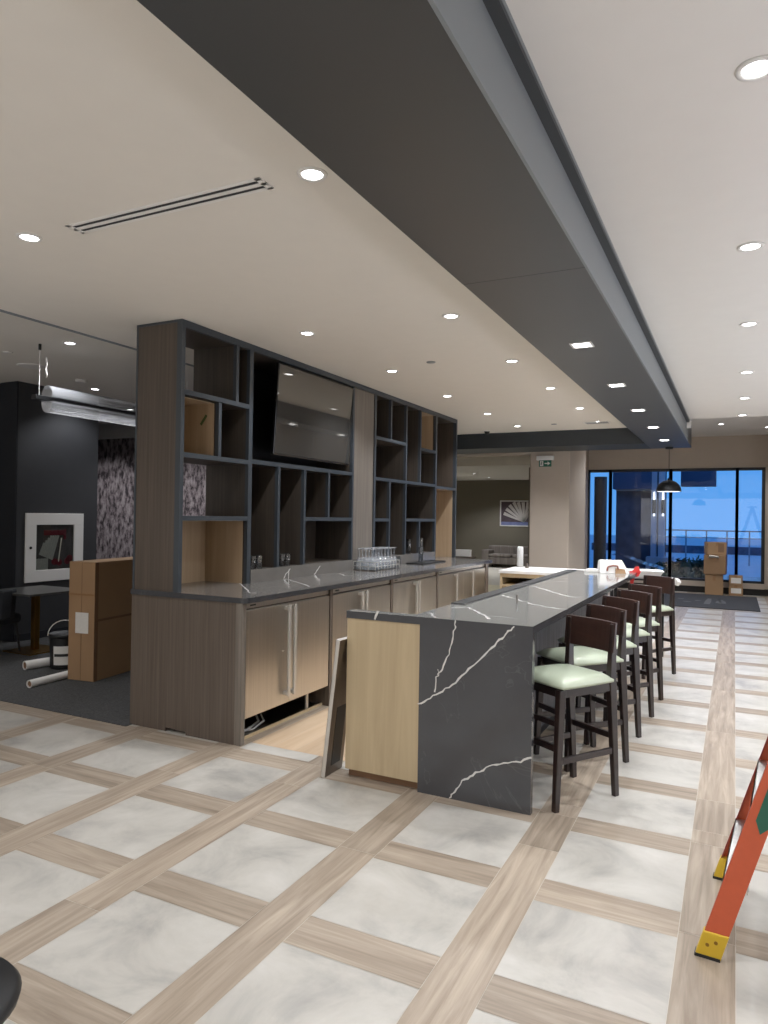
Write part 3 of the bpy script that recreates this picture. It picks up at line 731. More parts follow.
rp_.hexa([(-.06,0,-.14),(-.03,0,-.14),(-.03,.01,-.14),(-.06,.01,-.14)],[(-.07,0,.03),(.0,0,.03),(.0,.01,.03),(-.07,.01,.03)])
rp_.hexa([(-.02,-.005,-.05),(.03,-.005,-.03),(.03,.01,-.03),(-.02,.01,-.05)],[(-.04,-.005,.04),(.06,-.005,.03),(.06,.01,.03),(-.04,.01,.04)])
rp_.hexa([(-.04,-.01,.02),(.05,-.01,.02),(.05,.01,.02),(-.04,.01,.02)],[(-.01,-.01,.08),(.03,-.01,.09),(.03,.01,.09),(-.01,.01,.08)])
q = P(634,572,1,8.735)
tag(rp_.build('red_ribbon','redp',loc=(q.x+.02,8.735,q.z-.02)),'bright red ribbon tail hanging at the far corner of the bar','ribbon')

# ------------------------------------------------------------------ bar stools
def make_stool():
    t = thing('bar_stool','', 'bar stool',(0,0,0),0,'bar stools along the bar')
    # local: faces -Y ; width X
    W = .175
    for s in (-1,1):
        MB().bar((s*(W+.005),-.25,0),(s*W,-.215,.70),.032,.036,0,.042,.05,up=(0,1,0)).build('leg','stoolwood',t,bevel=.004)
        MB().bar((s*W,.255,0),(s*W,.205,.70),.032,.036,0,.04,.056,up=(0,1,0)).build('leg','stoolwood',t,bevel=.004)
        MB().bar((s*W,.202,.69),(s*(W+.004),.212,1.06),.04,.054,0,.03,.03,up=(0,1,0)).build('back_post','stoolwood',t,bevel=.004)
        MB().bar((s*W,-.235,.285),(s*W,.235,.285),.022,.036).build('stretcher','stoolwood',t,bevel=.002)
        MB().bar((s*W,-.21,.685),(s*W,.205,.685),.028,.06).build('apron','stoolwood',t,bevel=.002)
    MB().bar((-W,-.238,.36),(W,-.238,.36),.022,.036,up=(0,0,1)).build('footrest','stoolwood',t,bevel=.002)
    MB().bar((-W,-.228,.50),(W,-.228,.50),.02,.03,up=(0,0,1)).build('stretcher','stoolwood',t,bevel=.002)
    MB().bar((-W,.232,.37),(W,.232,.37),.022,.036).build('stretcher','stoolwood',t,bevel=.002)
    for y in (-.21,.205): MB().bar((-W,y,.685),(W,y,.685),.028,.06).build('apron','stoolwood',t,bevel=.002)
    # curved backrest
    b = MB(); n = 10; vs=[]; 
    z0, z1 = .885, 1.07
    for i in range(n+1):
        a = -1+2*i/n; x = a*.205; c = .035*(1-a*a)
        for (dy,z) in ((0,z0),(.02,z0),(.038,z1),(.018,z1)):
            vs.append(Vector((x,.183+dy+c*.8,z)))
    fs=[]
    for i in range(n):
        k=4*i
        for j in range(4): fs.append((k+j,k+(j+1)%4,k+4+(j+1)%4,k+4+j))
    fs += [(0,1,2,3),(4*n+3,4*n+2,4*n+1,4*n)]
    b._faces(vs,fs,0); b.build('backrest','stoolback',t,bevel=.003)
    # domed seat cushion, slightly wider at the front
    bm = MB(); nx, ny = 14, 14; grid=[]; 
    for j in range(ny+1):
        v = -1+2*j/ny
        for i in range(nx+1):
            u = -1+2*i/nx
            hw = .222-.012*(v+1)/2
            edge = max(abs(u),abs(v)); pu = (1-abs(u)**4)*(1-abs(v)**4)
            z = .728+.045*pu**.5
            rr = 1-.03*(abs(u*v))**3
            grid.append(Vector((u*hw*rr, -.018+v*.222*rr, z)))
    fs=[(j*(nx+1)+i,j*(nx+1)+i+1,(j+1)*(nx+1)+i+1,(j+1)*(nx+1)+i) for j in range(ny) for i in range(nx)]
    bv=[bm.bm.verts.new(v) for v in grid]
    for f in fs: bm.bm.faces.new([bv[i] for i in f])
    ring=[i for i in range(nx+1)]+[(j)*(nx+1)+nx for j in range(1,ny+1)]+[ny*(nx+1)+i for i in range(nx-1,-1,-1)]+[j*(nx+1) for j in range(ny-1,0,-1)]
    low=[bm.bm.verts.new(Vector((grid[i].x*1.0,grid[i].y*1.0,.712))) for i in ring]
    for a in range(len(ring)):
        b2=(a+1)%len(ring); bm.bm.faces.new([bv[ring[a]],low[a],low[b2],bv[ring[b2]]])
    bm.bm.faces.new(low)
    c = bm.build('seat','vinyl',t,smooth=True)
    return t
st = make_stool()
rear = [(-.64,4.52,-33),(-.665,5.18,-41),(-.655,5.82,-41),(-.625,6.47,-40),(-.607,7.13,-38),(-.585,8.40,-33)]
slab = ['dark wood bar stool with pale green seat, nearest the camera','dark wood bar stool with pale green seat, second from the camera','dark wood bar stool with pale green seat, third from the camera','dark wood bar stool with pale green seat, fourth from the camera','dark wood bar stool with pale green seat, fifth from the camera','dark wood bar stool with pale green seat and white cloths, farthest from the camera']
for i,(rx,ry,a) in enumerate(rear):
    th = math.radians(a); dx = Vector((math.cos(th),math.sin(th))); dy = Vector((-math.sin(th),math.cos(th)))
    c = Vector((rx,ry)) - dx*.175 - dy*.255
    if i == 0: st.location=(c.x,c.y,0); st.rotation_euler=(0,0,th); st['label']=slab[0]
    else: dup(st,(c.x,c.y,0),th,slab[i])
    last=(c,th)
# white cloths on the last stool
c, th = last
rt = Matrix.Translation((c.x,c.y,0)) @ Matrix.Rotation(th,4,'Z')
cl = MB()
pts=[(.16,.20,1.075),(.22,.21,1.07),(.25,.21,1.03),(.21,.215,.985),(.185,.215,1.0)]
n=len(pts); vs=[rt@Vector(p) for p in pts]+[rt@(Vector(p)+Vector((0,.06,-.01))) for p in pts]
cl._faces(vs,[tuple(range(n)),tuple(range(n,2*n))[::-1]]+[(i,(i+1)%n,n+(i+1)%n,n+i) for i in range(n)],0)
tag(cl.build('cloth','white',bevel=.01),'white cloth hooked over the back corner of the farthest stool','cloth')
cl = MB().lathe([(.0001,.0),(.05,.01),(.06,.05),(.045,.11),(.02,.15),(.0001,.155)],n=12)
q = rt@Vector((-.02,.02,.765)); o = cl.build('crumpled_tissue','white',loc=q,smooth=True); tag(o,'crumpled white tissue bundle on the seat of the farthest stool','tissue')

# ------------------------------------------------------------------ service cabinet beyond the bar
sv = thing('service_cabinet','low white-topped cabinet with open brown shelves beyond the bar','cabinet',(-2.6,10.86,0))
MB().box(-.62,.5,-.5,.55,.86,.905).build('worktop','white',sv,bevel=.004)
MB().box(-.6,-.57,-.48,.53,0,.86).build('side_panel','beige',sv); MB().box(.45,.48,-.48,.53,0,.86).build('side_panel','beige',sv)
MB().box(-.57,.45,.5,.53,0,.86).build('back_panel','innerwood',sv)
MB().box(-.05,-.02,-.47,.5,.05,.86).build('divider','beige',sv)
for z in (.05,.42,.66): MB().box(-.57,.45,-.46,.5,z,z+.03).build('shelf','beige',sv)
MB().box(-.57,.45,-.48,-.44,.80,.86).build('rail','beige',sv)
q = P(520,567,2,.905)
tag(MB().lathe([(.0001,0),(.052,0),(.05,.31),(.045,.33),(.03,.335),(.0001,.335)],n=24).build('white_cylinder','whitep',loc=(q.x,q.y,.905),smooth=True),'slim white upright cylinder on the white-topped cabinet','dispenser')
q = P(527,568,2,.905); 
bt = thing('small_bottle','small dark bottle beside the white cylinder','bottle',(q.x,q.y,.905)); MB().lathe([(.0001,0),(.03,0),(.03,.05),(.012,.075),(.012,.085)],n=14).build('body','steeld',bt,smooth=True); MB().lathe([(.014,.085),(.014,.105),(.0001,.106)],n=12).build('cap','black',bt)

# ------------------------------------------------------------------ exit sign
ex = thing('exit_sign','green running-figure exit sign with arrow mounted on the beige pillar','exit sign',(-3.14,12.9,2.66))
MB().box(-.16,.155,-.06,0,.12,.2).build('housing','whitep',ex,bevel=.006)
MB().box(-.115,.115,-.036,-.028,0,.12).build('panel','signgreen',ex)
pg = MB(); yq0, yq1 = -.0375,-.036
pg.box(-.095,-.035,yq0,yq1,.012,.108)
pg.build('doorway_symbol','white',ex)
rm = MB(); y0_,y1_=-.039,-.0375
rm.cyl((-.062,y0_,.091),(-.062,y1_,.091),.009,n=14)
for a,b,wd in (((-.064,.08),(-.07,.05),.012),((-.07,.05),(-.055,.035),.008),((-.055,.035),(-.06,.018),.007),((-.07,.05),(-.085,.035),.008),((-.085,.035),(-.094,.035),.007),((-.064,.078),(-.05,.066),.006),((-.05,.066),(-.042,.072),.006),((-.066,.076),(-.082,.07),.006),((-.082,.07),(-.086,.058),.006)):
    rm.bar((a[0],(y0_+y1_)/2,a[1]),(b[0],(y0_+y1_)/2,b[1]),wd,.0015,up=(0,1,0))
rm.build('running_figure','signgreen',ex)
ar = MB(); ar.box(-.01,.05,yq0,yq1,.05,.07)
ar._faces([Vector(v) for v in ((.045,yq0,.025),(.095,yq0,.06),(.045,yq0,.095),(.045,yq1,.025),(.095,yq1,.06),(.045,yq1,.095))],[(0,1,2),(5,4,3),(0,3,4,1),(1,4,5,2),(2,5,3,0)],0)
ar.build('arrow','white',ex)

# ------------------------------------------------------------------ dome pendant at the entrance
q = P(669,447,2,SZ)
pl = thing('dome_pendant','black dome pendant lamp hanging from the far end of the soffit','pendant lamp',(q.x,12.72,SZ))
MB().lathe([(.0001,-.03),(.06,-.03),(.065,0)],n=20).build('ceiling_rose','black',pl,smooth=True)
MB().cyl((0,0,-.03),(0,0,-.53),.004,n=8).build('cord','black',pl)
R = .198
prof=[(.02,-.52),(.025,-.55)]
for k in range(1,10):
    a = k/9*PI/2; prof.append((R*math.sin(a), -.735+.18*math.cos(a)))
prof += [(R,-.75),(R-.006,-.75),(R-.008,-.735)]
for k in range(8,0,-1):
    a = k/9*PI/2; prof.append(((R-.01)*math.sin(a), -.735+.17*math.cos(a)))
MB().lathe(prof,n=32).build('lamp_shade','black',pl,smooth=True)
MB().lathe([(.0001,-.748),(R-.012,-.748),(R-.012,-.742),(.0001,-.742)],n=32).build('diffuser','lensdim',pl)
spot((q.x,12.72,SZ-.77),25,140)

# ------------------------------------------------------------------ entrance mats, boxes
em = MB().box(-2.4,.455,15.05,17.8,0.001,.014)
for pts in [[(678,598.2),(684,598.6)],[(683,601),(691,601.6)],[(695,600.3),(701,600.7)],[(707,604),(709.5,598.5)],[(718.5,603),(724,603.6),(721,600),(718.5,603)]]:
    em.ribbon([P(x,y,2,.0145) for x,y in pts], .12, (0,0,1), 1, .01, 2, 3)
tag(em.build('entrance_mat',['mat','matmark']),'large charcoal entrance mat on the tiled floor before the window wall','mat')
def carton(x0,x1,ytop,ybot,Y,z0,dep,label,group,rz=0,lab=False,name='cardboard_box'):
    a = P(x0,(ytop+ybot)/2,1,Y); b = P(x1,(ytop+ybot)/2,1,Y); w_=(b.x-a.x)
    h_ = abs(P((x0+x1)/2,ytop,1,Y).z-P((x0+x1)/2,ybot,1,Y).z)
    t = thing(name,label,'cardboard box',((a.x+b.x)/2,Y+dep/2,z0),rz,group)
    w2=w_/2*.96
    MB().box(-w2,w2,-dep/2,dep/2,0,h_-.004).build('body','card2' if z0>.3 and z0<.7 and dep>.43 else 'card',t,bevel=.012)
    MB().box(-w2-.001,w2+.001,-.03,.03,h_-.004,h_-.001).box(-.03,.03,-dep/2-.002,-dep/2,h_*.7,h_-.003).build('tape','tape',t)
    if lab: MB().box(-w2*.7,w2*.75,-dep/2-.0035,-dep/2-.0005,h_*.25,h_*.75).build('shipping_label','paper',t)
    return t, z0+h_
_,z = carton(704.3,723.3,572.7,593.5,17.85,.0,.42,'brown cardboard box at the bottom of the three-box stack by the window','boxes by the window',.03)
_,z = carton(703.8,726.8,553,572.7,17.82,z,.44,'widest brown box with torn flap, middle of the three-box stack','boxes by the window',-.06)
MBx = MB().hexa([(-.12,-.02,0),(.12,-.02,0),(.12,.03,0),(-.12,.03,0)],[(-.09,-.08,.05),(.1,-.06,.03),(.1,.0,.05),(-.09,-.02,.07)]); 
_.children[0]; o = MBx.build('torn_flap','paper',_); o.location=(-.02,-.2,.38)
t3,z = carton(705,725.4,539.7,552.4,17.84,z,.4,'smaller brown box on top of the three-box stack','boxes by the window',.22)
MB().box(.02,.14,-.204,-.2,.06,.26).build('dark_label','cardd',t3)
_,z = carton(728.5,743.3,584.9,594.8,18.0,.0,.22,'lower of two small labelled boxes beside the tall stack','small boxes by the window',0,True)
_,z = carton(728.5,743.0,574,584.6,18.0,z,.22,'upper of two small labelled boxes beside the tall stack','small boxes by the window',.02,True)

# right edge: wall screen on the stub
t = thing('wall_panel','dark narrow wall display at the right edge of the picture','display',(.70,17.08,1.55)); MB().box(-.03,.28,-.03,.02,-.35,.9).build('casing','black',t,bevel=.004); MB().box(-.02,.27,-.033,-.03,.2,.6).build('screen','screen',t)

# ------------------------------------------------------------------ far lounge room: sofa, picture, rug
sf = thing('sofa','grey striped two-seat sofa against the olive wall of the far room','sofa',(-6.75,23.5,0))
MB().box(-1.0,1.0,-.35,.45,.12,.36).build('base','sofa',sf,bevel=.03)
MB().box(-1.0,1.0,.2,.45,.36,.74).build('backrest','sofa',sf,bevel=.05)
for x in (-.42,.42): MB().box(x-.4,x+.4,-.36,.22,.36,.47).build('seat_cushion','sofa',sf,bevel=.04)
for s in (-1,1): MB().box(s*.93-.13,s*.93+.13,-.38,.45,.10,.60).build('armrest','sofa',sf,bevel=.03)
for x in (-.9,.9):
    for y in (-.3,.38): MB().cyl((x,y,0),(x,y,.12),.025).build('leg','black',sf)
fp = thing('framed_picture','white-framed abstract print of pale fanned blades on the olive wall','picture',(-6.86,24.29,1.87))
pw_, ph_ = .66,.46
MB().box(-pw_,pw_,-.03,0,ph_-.04,ph_).box(-pw_,pw_,-.03,0,-ph_,-ph_+.04).box(-pw_,-pw_+.04,-.03,0,-ph_,ph_).box(pw_-.04,pw_,-.03,0,-ph_,ph_).build('frame','white',fp)
pc = MB().box(-pw_+.04,pw_-.04,-.012,-.002,-ph_+.04,ph_-.04,0).box(-pw_+.04,pw_-.04,-.0145,-.012,-ph_+.04,-ph_+.16,2)
for k in range(9):
    a = math.radians(158-k*13); o_=Vector((.22,-.014,-.30)); e_=o_+Vector((math.cos(a),0,math.sin(a)))*.8
    e_.x=max(-.6,min(.6,e_.x)); e_.z=min(.4,e_.z)
    pc.bar(o_,e_,.03,.003,1,.12,.003,up=(0,1,0))
M['p_dark']=plain('print_dark',(76,62,70),.7,noise=.3,nscale=6); M['p_pale']=plain('print_pale',(206,200,196),.7,noise=.08); M['p_blue']=plain('print_blue',(110,120,168),.7,noise=.2,nscale=8)
pc.build('print',['p_dark','p_pale','p_blue'],fp)
tag(MB().box(-6.2,-4.2,13.6,17.0,.001,.014).build('rug','rug'),'cream patterned rug on the floor of the far room','rug')

# ------------------------------------------------------------------ lounge on the left
# linear tube pendant
q = P(40,344,2,3.37); FX, FY = q.x, q.y; BZ = P(36,397,0,FX).z
fx = thing('tube_pendant','long horizontal clear tube pendant with black centre bar above the lounge','pendant lamp',(FX,FY,BZ))
Lf = 2.2; rt_=.135
MB().box(-.035,.035,-.06,Lf,-.022,.022).build('centre_bar','black',fx,bevel=.003)
for sgn,nm in ((1,'upper_tube'),(-1,'lower_tube')):
    tb = MB(); n = 14; vs=[]; 
    for j in range(2):
        for i in range(n+1):
            a = PI*i/n; vs.append(Vector((rt_*math.cos(a)*.62, (.09 if j==0 else Lf-.1), sgn*(.022+ (rt_-.02)*math.sin(a)))))
    tb._faces(vs,[(i,i+1,n+2+i,n+1+i) for i in range(n)]+[tuple(range(n+1))],0)
    tb.build(nm,'acrylic',fx,smooth=False)
    iv_=MB()
    for i in range(1,n):
        a=PI*i/n; iv_.cyl((rt_*math.cos(a)*.6,.1,sgn*(.022+(rt_-.024)*math.sin(a))),(rt_*math.cos(a)*.6,Lf-.11,sgn*(.022+(rt_-.024)*math.sin(a))),.0025,n=5)
    iv_.build('tube_ribs','acrylic',fx)
for y in (.0,Lf-.1): MB().cyl((0,y,.02),(0,y,3.37-BZ),.004,n=6).build('suspension_wire','white' if y==0 else 'steelb',fx)
MB().cyl((0,0,3.37-BZ-.06),(0,0,3.37-BZ),.014,n=10).build('wire_anchor','black',fx)
sw = MB(); sw.tube([Vector(v) for v in ((.06,.03,.4),(.07,.03,.33),(.055,.03,.29),(.075,.03,.22),(.06,.03,.2))],.006); sw.build('loose_cord','white',fx)
l = bpy.data.lights.new('tube_pendant_glow','AREA'); l.shape='RECTANGLE'; l.size=.05; l.size_y=1.8; l.energy=4; l.color=(1,.95,.88)
lo = bpy.data.objects.new('tube_pendant_glow',l); COL.objects.link(lo); lo.location=(FX,FY+1.1,BZ-.03)

# fire hose cabinet on charcoal wall (faces +X)
c1 = P(25,513,0,-8.28); c3 = P(24,583,0,-8.28); c2=P(82.5,514,0,-8.28)
fy0, fy1, fz0, fz1 = c1.y, c2.y, c3.z, c1.z
fh = thing('fire_hose_cabinet','white fire hose cabinet with glazed door on the charcoal wall','fire cabinet',(-8.28,(fy0+fy1)/2,(fz0+fz1)/2))
w_=(fy1-fy0)/2; h_=(fz1-fz0)/2; bw=.155
dr = MB().box(.003,.028,-w_,w_,h_-bw,h_).box(.003,.028,-w_,w_,-h_,-h_+bw).box(.003,.028,-w_,-w_+bw,-h_+bw,h_-bw).box(.003,.028,w_-bw,w_,-h_+bw,h_-bw).build('door','white',fh,bevel=.004)
MB().box(.012,.015,-w_+bw,w_-bw,-h_+bw,h_-bw).build('glass_pane','glass',dr)
MB().cyl((.028,-w_+.07,0),(.036,-w_+.07,0),.018).build('latch','black',dr)
# recess box behind glass is shallow so it stays proud of the wall
MB().box(.0005,.003,-w_+bw-.01,w_-bw+.01,-h_+bw-.01,h_-bw+.01).build('back_plate','fire_back',fh)
hs = MB()
for k in range(7):
    x_=.0055; c=Vector((x_,-.225+k*.03,-.10-k*.012)); e=Vector((x_,-.16+k*.036,.06+min(k,3)*.032))
    hs.bar(c,e,.031,.003+.001*(k%2),up=(1,0,0))
hs.box(.004,.009,-w_+bw,-.1,-h_+bw,-.15)
hs.build('hose','hose',fh,bevel=.002)
MB().box(.003,.011,-.17,.16,.16,.23).box(.003,.010,.14,.18,.10,.24).build('hose_rack','redd',fh,bevel=.003)
nz_=MB().cyl((.009,.06,-.2),(.009,.10,.12),.008); nz_.build('nozzle','hose',fh)
vv=MB()
for y,z in ((.0,-.2),(.07,-.21),(.2,-.2),(.24,-.16)): vv.cyl((.003,y,z),(.011,y,z),.045,n=14)
vv.build('valve','redd',fh)

# table
tb = thing('lounge_table','square slate-topped table on a brass post in front of the charcoal wall','table',(-7.58,5.72,0),math.radians(0))
MB().box(-.42,.40,-.38,.40,.715,.74).build('table_top','slate',tb,bevel=.003)
MB().box(-.035,.035,-.035,.035,.02,.715).build('leg','brass',tb,bevel=.004)
MB().box(-.25,.25,-.25,.25,0.006,.02).build('base','brass',tb,bevel=.003)
def lounge_chair(loc, rz, label):
    t = thing('lounge_chair',label,'chair',loc,rz,'dark lounge chairs')
    MB().box(-.27,.27,-.27,.25,.36,.47).build('seat','fabricd',t,bevel=.04,seg=3)
    b = MB()
    n=10; vs=[]
    for i in range(n+1):
        a=math.radians(200-i*22); 
        for r,z in ((.27,.44),(.32,.44),(.34,.78),(.30,.78)): vs.append(Vector((r*math.cos(a),.02+r*math.sin(a)*.95,z)))
    fs=[]
    for i in range(n):
        k=4*i
        for j in range(4): fs.append((k+j,k+(j+1)%4,k+4+(j+1)%4,k+4+j))
    fs+=[(0,1,2,3),(4*n+3,4*n+2,4*n+1,4*n)]
    b._faces(vs,fs,0); b.build('backrest','fabricd',t,bevel=.015)
    for x in (-.22,.22):
        for y in (-.22,.2): MB().cyl((x*1.15,y*1.15,0.006),(x,y,.37),.012,n=10,r2=.016).build('leg','black',t)
    return t
q = P(2,655,2,0)
c1_ = lounge_chair((q.x-.12,q.y-.12,.0),math.radians(200),'dark upholstered chair at the left edge before the brass-post table')
dup(c1_,(-7.0,6.5,0),math.radians(-60),'dark upholstered chair mostly hidden behind the tall cardboard carton')

# tall carton
ca = P(70.7,680.4,2,.006); cb_ = P(94.3,682.3,2,.006)
th = math.atan2(cb_.y-ca.y, cb_.x-ca.x)*.6
tc_ = thing('tall_carton','tall flat brown cardboard carton standing on the grey carpet','cardboard box',(cb_.x-.015,cb_.y,.006),th)
w_ = (cb_-ca).length+.05; hC = P(94.5,564.5,1,cb_.y).z+.012
MB().box(-w_,0,0,1.15,0,hC).build('body','card',tc_,bevel=.006)
MB().box(-w_-.001,.001,-.001,1.151,hC,hC+.002).build('top_flap','card',tc_)
MB().box(-w_*.5-.002,-w_*.5+.002,-.002,-.0,0,hC).box(.0,.002,.0,1.15,hC*.50,hC*.52).box(-.0,.0025,-.002,.05,0,hC).build('seam_tape','cardd',tc_)
MB().box(-w_,0,-.0025,-.001,hC*.72,hC*.735).build('crease','tape',tc_)
MB().box(-w_*.72,-w_*.22,-.004,-.0025,hC*.40,hC*.575).build('shipping_label','paper',tc_)

# paint pail
q = P(64,667,2,.006)
pa = thing('paint_pail','black paint pail with white label beside the tall carton','pail',(q.x,q.y,.006),math.radians(-25))
MB().lathe([(.0001,0),(.135,0),(.14,.02),(.15,.34),(.153,.36)],n=32).build('body','black',pa,smooth=True)
MB().lathe([(.158,.33),(.16,.365),(.150,.375),(.14,.368),(.0001,.365)],n=32).build('lid','black',pa,smooth=True)
lb = MB(); n=14; vs=[]
for i in range(n+1):
    a = math.radians(-58+ i*110/n)
    for z in (.05,.25): vs.append(Vector(((.1405+.01*z/.3+.0035)*math.cos(a),(.1405+.01*z/.3+.0035)*math.sin(a),z)))
lb._faces(vs,[(2*i,2*i+2,2*i+3,2*i+1) for i in range(n)],0)
vs=[]
for i in range(n+1):
    a = math.radians(-54+ i*58/n)
    for z in (.14,.17): vs.append(Vector((.1525*math.cos(a),.1525*math.sin(a),z)))
lb._faces(vs,[(2*i,2*i+2,2*i+3,2*i+1) for i in range(n)],1)
lb.build('paper_label',['paper','black'],pa)
hp=[]
for i in range(13):
    a=PI*i/12; hp.append(Vector((.165*math.cos(a)*math.cos(1.33), .165*math.cos(a)*math.sin(1.33), .35+.16*math.sin(a))))
MB().tube(hp,.005).build('handle','steelb',pa)
def roll(a,b,r,label):
    a=P(*a,2,r*.9+.006); b=P(*b,2,r*.9+.006); d=(b-a)
    L=d.length; o=thing('paper_tube',label,'tube',(a.x,a.y,.006+r),math.atan2(d.y,d.x),'white tubes on the carpet')
    t=MB(); n=20
    prof=[(0,r),(L,r),(L,r*.8),(0,r*.8)]
    vs=[Vector((x,rr*math.cos(2*PI*i/n),rr*math.sin(2*PI*i/n))) for x,rr in prof for i in range(n)]; t.cyl((L*.02,0,0),(L*.98,0,0),r*.79,1,n)  # brown core puts the shade of the hollow tube into its colour
    fs=[(k*n+i,((k+1)%4)*n+i,((k+1)%4)*n+(i+1)%n,k*n+(i+1)%n) for k in range(4) for i in range(n)]
    t._faces(vs,fs,0); t.build('wall',['white','cardd'],o,smooth=False); return o
roll((29,684.5),(78,672),.037,'front white cardboard tube lying on the carpet before the pail')
roll((24.5,666),(62,660),.048,'thicker white tube lying behind the paint pail')

# ------------------------------------------------------------------ step ladder (right edge)
ld = thing('step_ladder','orange fibreglass stepladder with yellow feet at the right edge','ladder',(-.077,3.02,0),math.radians(-4))
lean = math.radians(17.0); HL = 2.3
tx = math.tan(lean)
def rail(y0,y1,sgn,x0,dx,nm,face):
    # channel section rail: web facing outward, flanges to the inside
    mb = MB()
    b0=Vector((x0+dx*.09,y0,.09)); t0=Vector((x0+dx*HL,y1,HL)); w=.043
    f = face
    def seg(xa,xb,ya,yb,mi):
        mb.hexa([(b0.x+xa,b0.y+ya,b0.z),(b0.x+xb,b0.y+ya,b0.z),(b0.x+xb,b0.y+yb,b0.z),(b0.x+xa,b0.y+yb,b0.z)],[(t0.x+xa,t0.y+ya,t0.z),(t0.x+xb,t0.y+ya,t0.z),(t0.x+xb,t0.y+yb,t0.z),(t0.x+xa,t0.y+yb,t0.z)],mi)
    seg(-w,w,*sorted((0,.004*f)),0); seg(-w,-w+.004,*sorted((.004*f,.03*f)),1); seg(w-.004,w,*sorted((.004*f,.03*f)),1)
    r = mb.build(nm,['orange','orange_in'],ld)
    ft = MB(); s=.046
    ft.hexa([(x0-s-dx*.0,y0-.004*f if f>0 else y0+.004,.0),(x0+s,y0-.004*f if f>0 else y0+.004,.0),(x0+s,y0+.036*f,.0),(x0-s,y0+.036*f,.0)],[(x0-s+dx*.1,y0-.004*f,.105),(x0+s+dx*.1,y0-.004*f,.105),(x0+s+dx*.1,y0+.036*f,.105),(x0-s+dx*.1,y0+.036*f,.105)],0)
    ft.build('foot','yellow',r,bevel=.004)
    MB().hexa([(x0-s,y0-.006*f,-.0),(x0+s,y0-.006*f,-.0),(x0+s,y0+.038*f,-.0),(x0-s,y0+.038*f,-.0)],[(x0-s,y0-.006*f,.012),(x0+s,y0-.006*f,.012),(x0+s,y0+.038*f,.012),(x0-s,y0+.038*f,.012)]).build('rubber_pad','black',r)
    MB().cyl((x0+.0,y0-.006*f,.055),(x0+.0,y0-.002*f,.055),.007).cyl((x0+.03,y0-.006*f,.07),(x0+.03,y0-.002*f,.07),.007).build('rivet','brass',r)
    return r
conv=.16
r1 = rail(0,conv,1,.0,tx,'front_rail',1)
r2 = rail(.72,.72-conv,1,.0,tx,'front_rail',-1)
XR = 2*tx*HL
r3 = rail(.04,conv,1,XR,-tx,'rear_rail',1)
r4 = rail(.68,.72-conv,1,XR,-tx,'rear_rail',-1)
for k in range(1,8):
    z=.30*k; x=tx*z; y0=conv*z/HL; y1=.72-conv*z/HL
    MB().box(x-.045,x+.045,y0+.006,y1-.006,z-.004,z+.004).box(x-.045,x-.040,y0+.006,y1-.006,z-.06,z+.004).box(x+.04,x+.045,y0+.006,y1-.006,z-.03,z+.004).build('step','alu',ld)
for z in (.5,1.2,1.9):
    x=XR-tx*z; MB().box(x-.015,x+.015,.04+ (conv-.04)*z/HL,.68-(conv-.04)*z/HL,z-.015,z+.015).build('cross_brace','alu',ld)
MB().box(tx*HL-.16,tx*HL+.16,conv-.03,.72-conv+.03,HL,HL+.05).build('top_cap','orange',ld,bevel=.01)
def on_rail(dxl,z): return (tx*z+dxl, conv*(z-.09)/(HL-.09)-.0015, z)
sk=MB(); sk._faces([Vector(on_rail(-.012,.56)),Vector(on_rail(.018,.51)),Vector(on_rail(.042,.54)),Vector(on_rail(.042,.76)),Vector(on_rail(-.012,.76))],[(0,1,2,3,4)],0)
sk.build('sticker','green',r1)

# black round stool cropped by the lower left corner
q = P(12,1000,2,.46)
bs = thing('round_stool','black round stool seat cut off at the lower left corner','stool',(q.x-.205*math.cos(YAW),q.y-.205*math.sin(YAW),0))
MB().lathe([(.0001,.40),(.17,.40),(.2,.42),(.205,.44),(.19,.46),(.0001,.465)],n=40).build('seat','blackgloss' if False else 'black',bs,smooth=True)
MB().cyl((0,0,.02),(0,0,.4),.03).build('pole','black',bs); MB().lathe([(.0001,0),(.17,0),(.17,.01),(.03,.03)],n=32).build('base','black',bs,smooth=True)

# ------------------------------------------------------------------ outdoors
def OB(x0,x1,y0,y1,Y): 
    a=P(x0,y0,1,Y); b=P(x1,y1,1,Y); return a.x,b.x,min(a.z,b.z),max(a.z,b.z)
struct('ground', MB().box(-30,30,18.5,90,-.32,-.2), 'o_pave')
t = thing('facade_block','dark stone-clad building corner outside the window','building',(-2.8,24,-.2))
def ow(mb,name,mat,par,**k):
    o=mb.build(name,mat,par,**k); L=par.location; o.location=(-L.x,-L.y,-L.z); return o
x0,x1,z0,z1 = OB(613,651,491,560,23)
ow(MB().box(x0+.1,x1,23,25,-.2,z1),'stone_wall','o_stone',t)
xa,xb,za,zb = OB(613,651,466,489,22.6)
ow(MB().box(xa,xb,22.6,25,za,zb+.3),'fascia','o_roof',t)
ow(MB().box(x0+.1,x1+.02,22.9,25,z1,z1+.06),'ledge','o_pale',t)
t = thing('outdoor_column','pale rendered column with two wall sconces outside the window','column',(-2,24,-.2))
x0,x1,_z,_z2 = OB(651.5,664,470,560,22.8)
for a,b,nm in ((x0,x0+(x1-x0)*.42,'shaft'),(x0+(x1-x0)*.55,x1,'shaft')): ow(MB().box(a,b,22.8,23.4,-.2,5),nm,'o_pale',t)
ow(MB().box(x0,x1,23.0,23.4,-.2,5),'core','o_roof',t)
ow(MB().box(x0-.1,x1+.25,22.5,23.4,-.2,P(655,557,1,22.6).z),'plinth','o_pale',t)
